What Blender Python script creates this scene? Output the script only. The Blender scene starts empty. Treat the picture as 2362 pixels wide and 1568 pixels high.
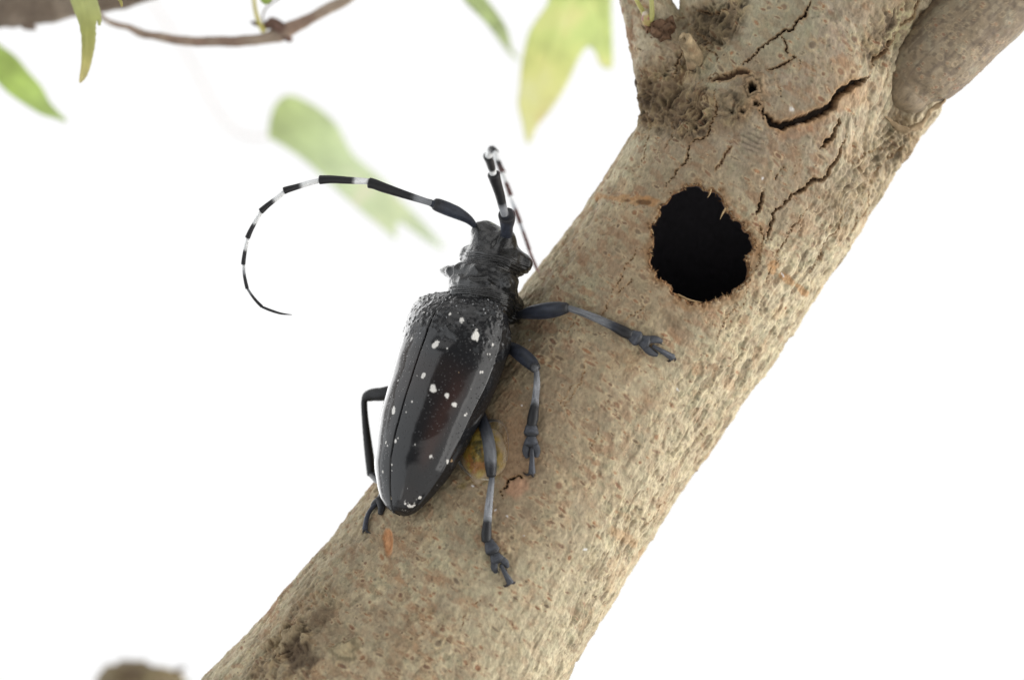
import bpy, math, random
import numpy as np
from mathutils import Vector, kdtree
from mathutils.bvhtree import BVHTree

random.seed(7)
rng = np.random.default_rng(7)
scene = bpy.context.scene
COL = scene.collection

# ------------------------------------------------------------------ scale
# 1 unit = 1 cm.  Places were measured on the photograph at 2362 x 1568;
# P(x, y, z) turns such a place (and a distance z behind the focal plane) into a point.
S = 0.005
D = 40.0
def P(x, y, z=0.0):
    k = (D + z * S) / D
    return np.array(((x - 1181.0) * S * k, z * S, -(y - 784.0) * S * k))

# ------------------------------------------------------------------ camera
cam_d = bpy.data.cameras.new('camera')
cam = bpy.data.objects.new('camera', cam_d)
COL.objects.link(cam)
cam.location = (0, -D, 0)
cam.rotation_euler = (math.radians(90), 0, 0)
cam_d.sensor_width = 36.0
cam_d.lens = 36.0 * D / (2362 * S)
cam_d.clip_start = 1.0
cam_d.clip_end = 1000.0
cam_d.dof.use_dof = True
cam_d.dof.focus_distance = D
cam_d.dof.aperture_fstop = cam_d.lens * 1e-3 / 0.85      # an opening 8.5 mm across in this scale
scene.camera = cam

# ------------------------------------------------------------------ light: white studio, soft boxes
world = bpy.data.worlds.new('World')
scene.world = world
world.use_nodes = True
wbg = world.node_tree.nodes['Background']
wbg.inputs[0].default_value = (0.95, 0.97, 1.0, 1)
wbg.inputs[1].default_value = 0.18

def softbox(name, loc, target, sx, sy, radiance, color=(1, 1, 1)):
    l = bpy.data.lights.new(name, 'AREA')
    l.shape = 'RECTANGLE'
    l.size, l.size_y = sx, sy
    l.energy = radiance * math.pi * sx * sy
    l.color = color
    o = bpy.data.objects.new(name, l)
    COL.objects.link(o)
    o.location = loc
    o.rotation_euler = (Vector(target) - Vector(loc)).to_track_quat('-Z', 'Y').to_euler()
    return o
softbox('softbox_left', (-55, -6, 4), (0, 0, 0), 80, 80, 1.45, (0.95, 0.98, 1.0))
softbox('softbox_right', (58, -17, 2), (0, 0, 0), 64, 84, 2.45, (1.0, 0.985, 0.955))
softbox('softbox_top', (-8, -16, 62), (0, 0, 0), 80, 60, 1.15, (1.0, 0.99, 0.97))
softbox('softbox_low', (2, -56, -40), (0, 0, 0), 165, 92, 0.95, (1.0, 0.98, 0.95))
softbox('softbox_back_left', (-36, 58, 6), (0, 0, 0), 40, 70, 2.6)
softbox('softbox_back_right', (62, 14, 0), (0, 0, 0), 50, 80, 4.2, (1.0, 0.99, 0.97))

scene.view_settings.view_transform = 'Standard'
scene.view_settings.look = 'None'
scene.view_settings.exposure = 0.0
scene.view_settings.gamma = 1.0
scene.cycles.max_bounces = 8

# ------------------------------------------------------------------ small helpers
def sstep(a, b, x):
    t = np.clip((x - a) / (b - a), 0, 1)
    return t * t * (3 - 2 * t)
def lerp(a, b, t):
    return a + (b - a) * t
def nrm(v):
    v = np.asarray(v, float)
    return v / (np.linalg.norm(v, axis=-1, keepdims=True) + 1e-12)

_G = rng.normal(size=(256, 3)); _G = (_G / np.linalg.norm(_G, axis=1, keepdims=True)).astype(np.float32)
def pnoise(p, seed=0):
    p = np.asarray(p, np.float32)
    i = np.floor(p).astype(np.int64)
    f = p - i
    u = f * f * f * (f * (f * 6 - 15) + 10)
    out = np.zeros(len(p), np.float32)
    for dx in (0, 1):
        wx = u[:, 0] if dx else 1 - u[:, 0]
        for dy in (0, 1):
            wy = u[:, 1] if dy else 1 - u[:, 1]
            for dz in (0, 1):
                wz = u[:, 2] if dz else 1 - u[:, 2]
                h = ((i[:, 0] + dx) * 73856093) ^ ((i[:, 1] + dy) * 19349663) ^ ((i[:, 2] + dz) * 83492791) ^ (seed * 2654435761)
                h = (h ^ (h >> 13)) * 1274126177
                g = _G[(h >> 16) & 255]
                out += wx * wy * wz * (g[:, 0] * (f[:, 0] - dx) + g[:, 1] * (f[:, 1] - dy) + g[:, 2] * (f[:, 2] - dz))
    return out * 1.6
def fbm(p, octv=4, seed=0, gain=0.5):
    out = np.zeros(len(p), np.float32); a = 1.0; f = 1.0
    for o in range(octv):
        out += a * pnoise(p * f, seed + o * 17); a *= gain; f *= 2.03
    return out
def ridged(p, octv=3, seed=0):
    out = np.zeros(len(p), np.float32); a = 1.0; f = 1.0
    for o in range(octv):
        out += a * (1 - 2 * np.abs(pnoise(p * f, seed + o * 13))); a *= 0.5; f *= 2.1
    return out

def tag(o, label=None, cat=None, group=None, kind=None):
    if label: o['label'] = label
    if cat: o['category'] = cat
    if group: o['group'] = group
    if kind: o['kind'] = kind
    return o
def empty(name, loc, label, cat, group=None):
    o = bpy.data.objects.new(name, None)
    o.empty_display_size = 0.2
    COL.objects.link(o)
    o.location = loc
    return tag(o, label, cat, group)

def make_mesh(name, V, F, mat, parent=None, colors=None, smooth=True):
    """V (n,3) in world space, F list of index arrays; colours are linear per-vertex albedo."""
    V = np.asarray(V, np.float64)
    me = bpy.data.meshes.new(name)
    if isinstance(F, np.ndarray):
        nf, k = F.shape
        loops = F.ravel().astype(np.int32)
        starts = np.arange(0, nf * k, k, dtype=np.int32)
        tot = np.full(nf, k, np.int32)
    else:
        tot = np.array([len(f) for f in F], np.int32)
        starts = (np.cumsum(tot) - tot).astype(np.int32)
        loops = np.fromiter((i for f in F for i in f), np.int32)
        nf = len(F)
    me.vertices.add(len(V)); me.loops.add(len(loops)); me.polygons.add(nf)
    origin = np.zeros(3)
    o = bpy.data.objects.new(name, me)
    COL.objects.link(o)
    if parent is not None:
        o.parent = parent
        q = parent; off = np.zeros(3)
        while q is not None:
            off += np.array(q.location); q = q.parent
        ctr = V.mean(axis=0)
        o.location = ctr - off
        origin = ctr
    else:
        origin = V.mean(axis=0)
        o.location = origin
    me.vertices.foreach_set('co', (V - origin).astype(np.float32).ravel())
    me.loops.foreach_set('vertex_index', loops)
    me.polygons.foreach_set('loop_start', starts)
    me.polygons.foreach_set('use_smooth', np.full(nf, smooth))
    me.update(calc_edges=True)
    if colors is not None:
        c = np.ones((len(V), 4), np.float32); c[:, :3] = colors
        a = me.attributes.new('albedo', 'FLOAT_COLOR', 'POINT')
        a.data.foreach_set('color', c.ravel())
    if mat is not None:
        me.materials.append(mat)
    me.validate()
    return o
def normals_of(V, F):
    """area weighted vertex normals for a quad array"""
    a, b, c, d = V[F[:, 0]], V[F[:, 1]], V[F[:, 2]], V[F[:, 3]]
    n = np.cross(c - a, d - b)
    N = np.zeros_like(V)
    for k in range(4):
        for ax in range(3):
            N[:, ax] += np.bincount(F[:, k], n[:, ax], len(V))
    return nrm(N)

# ------------------------------------------------------------------ implicit surfaces
def surface_nets(Fv, origin, h):
    ins = Fv < 0
    nx, ny, nz = Fv.shape
    cnt = np.zeros((nx - 1, ny - 1, nz - 1), np.int8)
    offs = [(i, j, k) for i in (0, 1) for j in (0, 1) for k in (0, 1)]
    for (i, j, k) in offs:
        cnt += ins[i:nx - 1 + i, j:ny - 1 + j, k:nz - 1 + k]
    act = (cnt > 0) & (cnt < 8)
    idx = np.argwhere(act).astype(np.int32)
    ids = np.full(act.shape, -1, np.int32)
    ids[act] = np.arange(len(idx), dtype=np.int32)
    cv = {o: Fv[idx[:, 0] + o[0], idx[:, 1] + o[1], idx[:, 2] + o[2]] for o in offs}
    acc = np.zeros((len(idx), 3)); n = np.zeros(len(idx))
    for o in offs:
        for ax in range(3):
            if o[ax] == 0:
                o2 = list(o); o2[ax] = 1; o2 = tuple(o2)
                a, b = cv[o], cv[o2]
                m = (a < 0) != (b < 0)
                t = np.where(m, a / np.where(m, a - b, 1), 0)
                pt = np.tile(np.array(o, float), (len(idx), 1))
                pt[:, ax] = t
                acc[m] += pt[m]; n[m] += 1
    V = origin + (idx + acc / n[:, None]) * h
    Q = []
    for ax in range(3):
        sl0 = [slice(1, -1)] * 3; sl1 = [slice(1, -1)] * 3
        sl0[ax] = slice(0, -1); sl1[ax] = slice(1, None)
        a = ins[tuple(sl0)]; b = ins[tuple(sl1)]
        e = np.argwhere(a != b)
        if len(e) == 0: continue
        aa = a[e[:, 0], e[:, 1], e[:, 2]]
        base = e + 1; base[:, ax] -= 1
        u, v = [(1, 2), (2, 0), (0, 1)][ax]
        def g(du, dv):
            c = base.copy(); c[:, u] += du; c[:, v] += dv
            return ids[c[:, 0], c[:, 1], c[:, 2]]
        q = np.stack([g(-1, -1), g(0, -1), g(0, 0), g(-1, 0)], 1)
        q[~aa] = q[~aa][:, ::-1]
        Q.append(q)
    return V, np.concatenate(Q)

def sdf_mesh(fn, lo, hi, h, coarse=4):
    lo = np.asarray(lo, float); hi = np.asarray(hi, float)
    n = (np.ceil((hi - lo) / (h * coarse)).astype(int)) * coarse
    hc = h * coarse
    nc = n // coarse
    g = [lo[a] + (np.arange(nc[a]) + 0.5) * hc for a in range(3)]
    X = np.stack(np.meshgrid(*g, indexing='ij'), -1).reshape(-1, 3)
    dc = fn(X).reshape(nc)
    near = np.abs(dc) < hc * 1.25
    Fv = np.repeat(np.repeat(np.repeat(np.sign(dc).astype(np.float32), coarse, 0), coarse, 1), coarse, 2)
    m = np.repeat(np.repeat(np.repeat(near, coarse, 0), coarse, 1), coarse, 2)
    ii = np.argwhere(m)
    step = 1500000
    vals = np.empty(len(ii), np.float32)
    for s in range(0, len(ii), step):
        vals[s:s + step] = fn(lo + (ii[s:s + step] + 0.5) * h)
    Fv[m] = vals
    Fv[Fv == 0] = 1e-6
    return surface_nets(Fv, lo + 0.5 * h, h)
def laplace(V, Q, it, keep=None, f=0.5):
    n = len(V)
    e = np.concatenate([Q[:, [0, 1]], Q[:, [1, 2]], Q[:, [2, 3]], Q[:, [3, 0]]])
    for _ in range(it):
        acc = np.zeros_like(V); c = np.bincount(e[:, 0], minlength=n) + np.bincount(e[:, 1], minlength=n)
        for ax in range(3):
            acc[:, ax] = np.bincount(e[:, 0], V[e[:, 1], ax], n) + np.bincount(e[:, 1], V[e[:, 0], ax], n)
        A = acc / np.maximum(c, 1)[:, None]
        w = f if keep is None else (f * (1 - keep))[:, None]
        V = V + (A - V) * w
    return V
def subdivide(V, Q, sel):
    q = Q[sel]; rest = Q[~sel]
    n = len(V)
    e = np.stack([q, np.roll(q, -1, 1)], -1).reshape(-1, 2)
    es = np.sort(e, 1)
    key = es[:, 0].astype(np.int64) * n + es[:, 1]
    uq, inv = np.unique(key, return_inverse=True)
    ea, eb = uq // n, uq % n
    mid = (V[ea] + V[eb]) / 2
    cen = V[q].mean(1)
    V2 = np.concatenate([V, mid, cen])
    m = (n + inv).reshape(-1, 4)
    c = n + len(mid) + np.arange(len(q))
    f = [np.stack([q[:, k], m[:, k], c, m[:, (k - 1) % 4]], 1) for k in range(4)]
    return V2, np.concatenate(f + [rest]), len(rest)
def smin(a, b, k):
    h = np.clip(0.5 + 0.5 * (b - a) / k, 0, 1)
    return b + (a - b) * h - k * h * (1 - h)
def capsule(X, a, b, ra, rb):
    ab = b - a; t = np.clip(((X - a) @ ab) / (ab @ ab), 0, 1)
    return np.linalg.norm(X - a - t[:, None] * ab, axis=1) - (ra + (rb - ra) * t)

# ------------------------------------------------------------------ tubes
def catmull(A, sub):
    A = np.asarray(A, float)
    if A.ndim == 1: A = A[:, None]
    n = len(A)
    E = np.concatenate([[2 * A[0] - A[1]], A, [2 * A[-1] - A[-2]]])
    out = []
    for i in range(n - 1):
        p0, p1, p2, p3 = E[i], E[i + 1], E[i + 2], E[i + 3]
        for s in range(sub):
            t = s / sub
            out.append(0.5 * ((2 * p1) + (p2 - p0) * t + (2 * p0 - 5 * p1 + 4 * p2 - p3) * t * t + (3 * p1 - p0 - 3 * p2 + p3) * t ** 3))
    out.append(A[-1])
    return np.array(out)
def tube(pts, rad, n=14, sub=6, up=None, flat=1.0, cap=0.6):
    pts = np.asarray(pts, float)
    C = catmull(pts, sub); R = np.maximum(catmull(rad, sub)[:, 0], 1e-4)
    T = nrm(np.gradient(C, axis=0))
    # rounded ends
    def endcap(c, r, t, s):
        a = np.array([0.35, 0.65, 0.88, 0.985])
        return [(c + s * t * r * cap * q, r * math.sqrt(1 - q * q)) for q in a]
    e0 = endcap(C[0], R[0], T[0], -1)[::-1]; e1 = endcap(C[-1], R[-1], T[-1], 1)
    C2 = np.array([q[0] for q in e0] + list(C) + [q[0] for q in e1])
    R2 = np.array([q[1] for q in e0] + list(R) + [q[1] for q in e1])
    T2 = np.concatenate([np.tile(T[0], (4, 1)), T, np.tile(T[-1], (4, 1))])
    L = np.concatenate([[0], np.cumsum(np.linalg.norm(np.diff(C, axis=0), axis=1))]); L /= L[-1]
    U = np.concatenate([np.zeros(4), L, np.ones(4)])
    m = len(C2)
    side = np.zeros((m, 3)); up2 = np.zeros((m, 3))
    if up is None:
        a = np.array((0, -1.0, 0)) if abs(T2[0][1]) < 0.8 else np.array((1.0, 0, 0))
        s = nrm(np.cross(T2[0], a))
        for i in range(m):
            s = nrm(s - T2[i] * (s @ T2[i])); side[i] = s; up2[i] = np.cross(s, T2[i])
    else:
        up = np.asarray(up, float)
        for i in range(m):
            s = nrm(np.cross(T2[i], up)); side[i] = s; up2[i] = np.cross(s, T2[i])
    th = np.arange(n) / n * 2 * math.pi
    V = (C2[:, None] + R2[:, None, None] * (np.cos(th)[None, :, None] * side[:, None] + flat * np.sin(th)[None, :, None] * up2[:, None])).reshape(-1, 3)
    F = []
    for i in range(m - 1):
        for j in range(n):
            F.append((i * n + j, i * n + (j + 1) % n, (i + 1) * n + (j + 1) % n, (i + 1) * n + j))
    F.append(tuple(range(n))[::-1]); F.append(tuple((m - 1) * n + j for j in range(n)))
    u = np.repeat(U, n); ang = np.tile(th, m)
    return V, F, u, ang
def join(parts):
    V = []; F = []; U = []; A = []; o = 0
    for p in parts:
        V.append(p[0]); F += [tuple(i + o for i in f) for f in p[1]]; U.append(p[2]); A.append(p[3]); o += len(p[0])
    return np.concatenate(V), F, np.concatenate(U), np.concatenate(A)

# ------------------------------------------------------------------ materials
def mat_new(name):
    m = bpy.data.materials.new(name); m.use_nodes = True
    nt = m.node_tree
    b = nt.nodes['Principled BSDF']
    return m, nt, b
def attr_mat(name, rough=0.6, spec=0.4, var=0.25, scale=60.0, bump=0.0, bump_scale=80.0, sheen=0.0, stretch=None, rvar=0.1):
    m, nt, b = mat_new(name)
    N, L = nt.nodes, nt.links
    at = N.new('ShaderNodeAttribute'); at.attribute_name = 'albedo'
    tc = N.new('ShaderNodeTexCoord')
    mp = N.new('ShaderNodeMapping')
    if stretch: mp.inputs['Rotation'].default_value = stretch[0]; mp.inputs['Scale'].default_value = stretch[1]
    L.new(tc.outputs['Object'], mp.inputs[0])
    nz = N.new('ShaderNodeTexNoise'); nz.inputs['Scale'].default_value = scale; nz.inputs['Detail'].default_value = 5
    nz.inputs['Roughness'].default_value = 0.65
    L.new(mp.outputs[0], nz.inputs['Vector'])
    mr = N.new('ShaderNodeMapRange'); mr.inputs['From Min'].default_value = 0.25; mr.inputs['From Max'].default_value = 0.75
    mr.inputs['To Min'].default_value = 1 - var; mr.inputs['To Max'].default_value = 1 + var
    L.new(nz.outputs[0], mr.inputs[0])
    mul = N.new('ShaderNodeVectorMath'); mul.operation = 'SCALE'
    L.new(at.outputs['Color'], mul.inputs[0]); L.new(mr.outputs[0], mul.inputs['Scale'])
    L.new(mul.outputs[0], b.inputs['Base Color'])
    rr = N.new('ShaderNodeMapRange'); rr.inputs['To Min'].default_value = rough - rvar; rr.inputs['To Max'].default_value = rough + rvar
    L.new(nz.outputs[0], rr.inputs[0]); L.new(rr.outputs[0], b.inputs['Roughness'])
    b.inputs['Specular IOR Level'].default_value = spec
    if sheen:
        b.inputs['Sheen Weight'].default_value = sheen; b.inputs['Sheen Roughness'].default_value = 0.4
    if bump:
        n2 = N.new('ShaderNodeTexNoise'); n2.inputs['Scale'].default_value = bump_scale; n2.inputs['Detail'].default_value = 6
        n2.inputs['Roughness'].default_value = 0.7
        L.new(mp.outputs[0], n2.inputs['Vector'])
        bp = N.new('ShaderNodeBump'); bp.inputs['Strength'].default_value = 1.0; bp.inputs['Distance'].default_value = bump
        L.new(n2.outputs[0], bp.inputs['Height']); L.new(bp.outputs[0], b.inputs['Normal'])
    return m
M_bark = attr_mat('bark', rough=0.8, spec=0.25, var=0.27, scale=34, bump=0.006, bump_scale=42,
                  stretch=((0, math.radians(-35), 0), (1, 1, 0.55)))
M_smooth_bark = attr_mat('young_bark', rough=0.62, spec=0.35, var=0.16, scale=30, bump=0.004, bump_scale=60)
M_wood = attr_mat('torn_wood', rough=0.85, spec=0.2, var=0.35, scale=40, bump=0.004)
M_stalk = attr_mat('green_stalk', rough=0.45, spec=0.4, var=0.12, scale=20)
M_limb = attr_mat('limb_shell', rough=0.50, spec=0.36, var=0.30, scale=70, bump=0.0015, bump_scale=120, sheen=0.02)
M_shell = attr_mat('black_shell', rough=0.25, spec=0.62, var=0.2, scale=30, bump=0.006, bump_scale=24)

# ------------------------------------------------------------------ backdrop: a backlit white panel
m, nt, b = mat_new('backlit_white')
b.inputs['Base Color'].default_value = (0.04, 0.04, 0.04, 1)
b.inputs['Emission Color'].default_value = (1, 1, 1, 1)
b.inputs['Emission Strength'].default_value = 0.97
b.inputs['Specular IOR Level'].default_value = 0.0
b.inputs['Roughness'].default_value = 1.0
bx = []
for sx, sz in ((-1, -1), (1, -1), (1, 1), (-1, 1)):
    bx.append((sx * 150, 70, sz * 110))
for sx, sz in ((-1, -1), (1, -1), (1, 1), (-1, 1)):
    bx.append((sx * 150, 72, sz * 110))
bd = make_mesh('backdrop', np.array(bx, float), [(0, 1, 2, 3), (7, 6, 5, 4), (0, 4, 5, 1), (1, 5, 6, 2), (2, 6, 7, 3), (3, 7, 4, 0)], m, smooth=False)
tag(bd, kind='structure')

# ================================================================== TREE
u_ax = nrm((0.575, 0.0, 0.818))        # along the trunk, up
p_ax = np.array((0.818, 0.0, -0.575))  # across it, to the right
c_ax = np.array((0.0, -1.0, 0.0))      # towards the camera
O_t = P(1358, 900, 222)
KS = S * 1.028
T_tab = np.array([-1500, -1051, -600, 0, 400, 600, 750, 900, 1050, 1200, 1400]) * KS
C_tab = np.array([6, 12, 28, 22, 19, 14, -5, -45, -80, -88, -110]) * KS
R_tab = np.array([400, 364, 309, 280, 279, 281, 278, 262, 250, 248, 245]) * KS
Z_tab = (np.array([110, 120, 170, 222, 232, 236, 240, 250, 262, 275, 285]) - 222) * S

hole_px = [(1569,442),(1589,429),(1616,430),(1635,445),(1659,442),(1672,475),(1685,492),(1702,508),(1715,530),(1733,538),(1735,561),(1731,578),(1715,598),(1728,617),(1725,637),(1708,660),(1692,674),(1669,680),(1642,692),(1612,697),(1583,690),(1549,674),(1530,644),(1506,621),(1500,584),(1510,558),(1506,541),(1513,515),(1523,485),(1543,465)]
def ragged(poly, amp, it=3):
    r = random.Random(3)
    for _ in range(it):
        q = []
        for i, a in enumerate(poly):
            b_ = poly[(i + 1) % len(poly)]
            L_ = math.dist(a, b_)
            mx, my = (a[0] + b_[0]) / 2, (a[1] + b_[1]) / 2
            nx_, ny_ = (b_[1] - a[1]) / (L_ + 1e-6), -(b_[0] - a[0]) / (L_ + 1e-6)
            k = r.uniform(-1, 1) * min(amp, L_ * 0.35)
            q += [a, (mx + nx_ * k, my + ny_ * k)]
        poly = q; amp *= 0.7
    return poly
hole_r = ragged(hole_px, 10, 2)
HOLE = np.array([P(x, y, -45) for x, y in hole_r])[:, [0, 2]]
def poly_sdf(X2, poly):
    d = np.full(len(X2), 1e9); ins = np.zeros(len(X2), bool)
    for i in range(len(poly)):
        a = poly[i]; b_ = poly[(i + 1) % len(poly)]
        e = b_ - a; w = X2 - a
        t = np.clip((w @ e) / (e @ e), 0, 1)
        d = np.minimum(d, ((w - t[:, None] * e) ** 2).sum(1))
        c = (a[1] > X2[:, 1]) != (b_[1] > X2[:, 1])
        with np.errstate(divide='ignore', invalid='ignore'):
            xi = a[0] + (X2[:, 1] - a[1]) * (b_[0] - a[0]) / (b_[1] - a[1])
        ins ^= c & (X2[:, 0] < xi)
    d = np.sqrt(d)
    return np.where(ins, -d, d)
HC = HOLE.mean(0)

def caps_px(X, chain, k=None):
    d = None
    for (a, b_) in zip(chain[:-1], chain[1:]):
        q = capsule(X, P(*a[:3]), P(*b_[:3]), a[3] * KS, b_[3] * KS)
        d = q if d is None else np.minimum(d, q)
    return d
LEFT_BR = [(1580, 320, 150, 70), (1548, 200, 150, 76), (1512, 90, 170, 63), (1488, 0, 185, 58), (1458, -170, 205, 55)]
STUMP_BULGE = [(1650, 95, 160, 66), (1640, -40, 165, 72), (1640, -160, 170, 70)]
COLLAR = [(1723, 607, 232, 160), (1977, 358, 240, 97), (2070, 262, 232, 78), (2105, 235, 232, 66)]
def trunk_main(X):
    d_ = X - O_t
    t = d_ @ u_ax
    q = d_ @ p_ax - np.interp(t, T_tab, C_tab)
    z = d_[:, 1] - np.interp(t, T_tab, Z_tab)
    ang = np.arctan2(z, q)
    r = np.interp(t, T_tab, R_tab)
    r = r + 0.035 * np.sin(3 * ang + t * 0.8) + 0.03 * np.sin(2 * ang - t * 0.5 + 1)
    return np.sqrt(q * q + z * z) - r
def trunk_sdf(X):
    d_ = trunk_main(X)
    near = X[:, 2] > P(0, 800, 0)[2]
    if near.any():
        Y = X[near]
        e = d_[near]
        e = smin(e, caps_px(Y, COLLAR), 0.22)
        e = smin(e, caps_px(Y, STUMP_BULGE), 0.12)
        e = smin(e, caps_px(Y, LEFT_BR), 0.16)
        d_[near] = e
    hx = (np.abs(X[:, 0] - HC[0]) < 1.0) & (np.abs(X[:, 2] - HC[1]) < 1.1)
    cav = np.full(len(X), 9.0)
    if hx.any():
        Y = X[hx]
        cav[hx] = np.maximum(poly_sdf(Y[:, [0, 2]], HOLE), Y[:, 1] - 1.4)
    w = X - np.array((HC[0], 1.05, HC[1])) - p_ax * 0.02
    a1, a2, a3 = w @ u_ax, w @ p_ax, w[:, 1]
    k0 = np.sqrt((a1 / 2.0) ** 2 + (a2 / 1.02) ** 2 + (a3 / 1.02) ** 2)
    hol = (k0 - 1) * 1.0
    cav = np.minimum(cav, hol)
    return np.maximum(d_, -cav)

GH = 0.027
lo = (P(380, 0, 0)[0], -1.75, P(0, 1720, 0)[2]); hi = (P(2330, 0, 0)[0], 3.35, P(0, -110, 0)[2])
TV, TQ = sdf_mesh(trunk_sdf, lo, hi, GH)
hd = np.abs(poly_sdf(TV[:, [0, 2]], HOLE)); hole_keep = np.where((hd < 0.06) & (TV[:, 1] < 0.6), 0.8, 0.0)
TV = laplace(TV, TQ, 3, hole_keep)
TN = normals_of(TV, TQ)
bvh = BVHTree.FromPolygons(TV.tolist(), TQ.tolist())
CAM = np.array((0, -D, 0))
def hit(x, y, tree=None):
    """the point of the trunk seen at that place of the photograph"""
    d_ = nrm(P(x, y, 0) - CAM)
    r = (tree or bvh).ray_cast(Vector(CAM), Vector(d_))
    if r[0] is None: return None, None
    n = np.array(r[1])
    if n @ d_ > 0: n = -n
    return np.array(r[0]), n
front = TN[TQ].mean(1)[:, 1] < 0.35
cav_c = (TV[TQ].mean(1) - np.array((HC[0], 1.05, HC[1])))
deep = (np.sqrt((cav_c @ u_ax / 2.0) ** 2 + (cav_c @ p_ax / 1.02) ** 2 + (cav_c[:, 1] / 1.02) ** 2) < 1.04)
TV, TQ, n_rest = subdivide(TV, TQ, front & ~deep)
TV = laplace(TV, TQ, 1, np.where((np.abs(poly_sdf(TV[:, [0, 2]], HOLE)) < 0.05) & (TV[:, 1] < 0.6), 0.85, 0.0), 0.6)
TN = normals_of(TV, TQ)
nV = len(TV)

# ---- bark coordinates and zones
d_ = TV - O_t
bt = d_ @ u_ax; bq = d_ @ p_ax - np.interp(bt, T_tab, C_tab); bz = d_[:, 1] - np.interp(bt, T_tab, Z_tab)
bang = np.arctan2(bq, -bz)
BC = np.stack([bt, bq, bz], 1)                     # along, across, depth
LB = np.stack([bt * 0.30, bq, bz], 1)              # stretched along the trunk
TB = np.stack([bt, bq * 0.45, bz * 0.45], 1)       # stretched round the trunk
inner = np.zeros(nV)
w = TV - np.array((HC[0], 1.05, HC[1]))
k0 = np.sqrt((w @ u_ax / 2.0) ** 2 + (w @ p_ax / 1.02) ** 2 + (w[:, 1] / 1.02) ** 2)
hp = poly_sdf(TV[:, [0, 2]], HOLE)
facing = TN[:, 1] < 0.1
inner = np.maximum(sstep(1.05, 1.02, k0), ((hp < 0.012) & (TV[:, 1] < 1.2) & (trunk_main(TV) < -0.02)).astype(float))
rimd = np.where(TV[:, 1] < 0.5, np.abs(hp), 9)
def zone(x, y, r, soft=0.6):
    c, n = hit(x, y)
    if c is None: c = P(x, y, 100)
    return 1 - sstep(r * KS * (1 - soft), r * KS, np.linalg.norm(TV - c, axis=1))
rough = np.maximum.reduce([zone(1520, 230, 120), zone(1600, 260, 90), zone(1640, 70, 95), zone(1600, 150, 70), zone(1690, 30, 60),
                           zone(2010, 400, 130) * 0.45, zone(1960, 460, 110) * 0.35, zone(2075, 330, 90) * 0.6,
                           zone(2060, 60, 70) * .7, zone(2020, 110, 60) * .7, zone(2100, 20, 50) * 0.6,
                           zone(1690, 255, 60) * 0.7, zone(670, 1480, 80), zone(720, 1410, 110) * 0.4, zone(640, 1530, 120) * 0.5])
rs = sstep(0.2, 0.9, bang) * sstep(-9, -1, bt)           # fissured right flank
ls = sstep(-0.5, -1.2, bang)
low = sstep(-1.0, -4.5, bt)
fork = sstep(2.3, 3.4, bt) * (1 - rs * 0.5) * (1 - rough)
n_lo = fbm(BC * 0.9, 3, 1)
n_md = fbm(BC * 4.0, 3, 2)
n_fi = fbm(BC * 13.0, 3, 3)
n_ln = fbm(LB * 5.0, 4, 4)
n_ln2 = fbm(LB * 11.0, 3, 5)
rg = ridged(BC * 3.2 + 0.25 * n_md[:, None], 3, 6)
rgl = ridged(LB * 4.5 + 0.2 * n_md[:, None], 3, 7)
warp = np.stack([bt * .62, bq, bz], 1) + 0.30 * np.stack([fbm(BC * 3, 2, 31), fbm(BC * 3, 2, 32), fbm(BC * 3, 2, 33)], 1)
warp_f = BC + 0.10 * np.stack([fbm(BC * 7, 2, 67), fbm(BC * 7, 2, 68), fbm(BC * 7, 2, 69)], 1)
n_wr = ridged(warp * 5.2, 4, 34); n_wr = (n_wr - n_wr.mean()) / n_wr.std()
rgt = ridged(TB * 6 + 0.3 * n_md[:, None], 2, 8)

H = np.zeros(nV)
H += 0.030 * n_lo + 0.012 * n_md + 0.004 * n_fi
H += (0.25 + 0.75 * np.maximum(rs, 0.55 * low)) * (0.016 * n_ln + 0.010 * n_ln2) * (1 - rough)
H += rough * (0.014 * n_wr + 0.018 * rgl + 0.012 * n_fi + 0.036 * n_md)
H += rs * 0.012 * rgl
H *= (1 - 0.9 * inner)

# ---- albedo
def C3(r, g, b_): return np.array((r, g, b_))
colr = np.tile(C3(0.370, 0.305, 0.195), (nV, 1))
def mixc(c, m):
    global colr
    colr = colr + (np.asarray(c) - colr) * np.clip(m, 0, 1)[:, None]
LB2 = np.stack([bt * 0.5, bq, bz], 1)
flank = np.maximum.reduce([rs, 0.55 * low, 0.6 * ls])
mixc(C3(0.305, 0.280, 0.180), sstep(-0.1, 0.4, n_lo) * 0.8)                # olive grey
mixc(C3(0.385, 0.285, 0.170), sstep(0.0, 0.5, fbm(BC * 1.6, 3, 11)) * 0.7)  # warm tan
mixc(C3(0.325, 0.275, 0.215), fork * 0.65)                                  # greyer by the fork
mixc(C3(0.265, 0.205, 0.155), fork * sstep(0.0, 0.4, fbm(BC * 2.2, 3, 12)) * 0.6)
mixc(C3(0.540, 0.465, 0.325), flank * 0.62)
pf = fbm(LB2 * 8.5 + 3, 3, 13)
mixc(C3(0.500, 0.425, 0.275), sstep(0.08, 0.38, pf) * (0.20 + 0.55 * flank) * (1 - 0.4 * fork))
pf2 = fbm(BC * 17, 2, 14)
mixc(C3(0.470, 0.395, 0.250), sstep(0.15, 0.42, pf2) * 0.30)
mixc(C3(0.235, 0.190, 0.125), sstep(0.12, 0.40, -pf2) * 0.34)
pit = sstep(0.12, 0.42, fbm(LB2 * 8.0 + 11, 3, 4))
mixc(C3(0.160, 0.120, 0.072), pit * (0.20 + 0.42 * flank))
H -= (0.004 + 0.017 * flank) * pit * (1 - inner)
H += 0.007 * sstep(0.08, 0.38, pf) * (1 - inner)
pit2 = sstep(0.26, 0.46, fbm(BC * 12, 2, 15))
mixc(C3(0.170, 0.130, 0.085), pit2 * 0.28)
H -= 0.005 * pit2 * (1 - inner)
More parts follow.
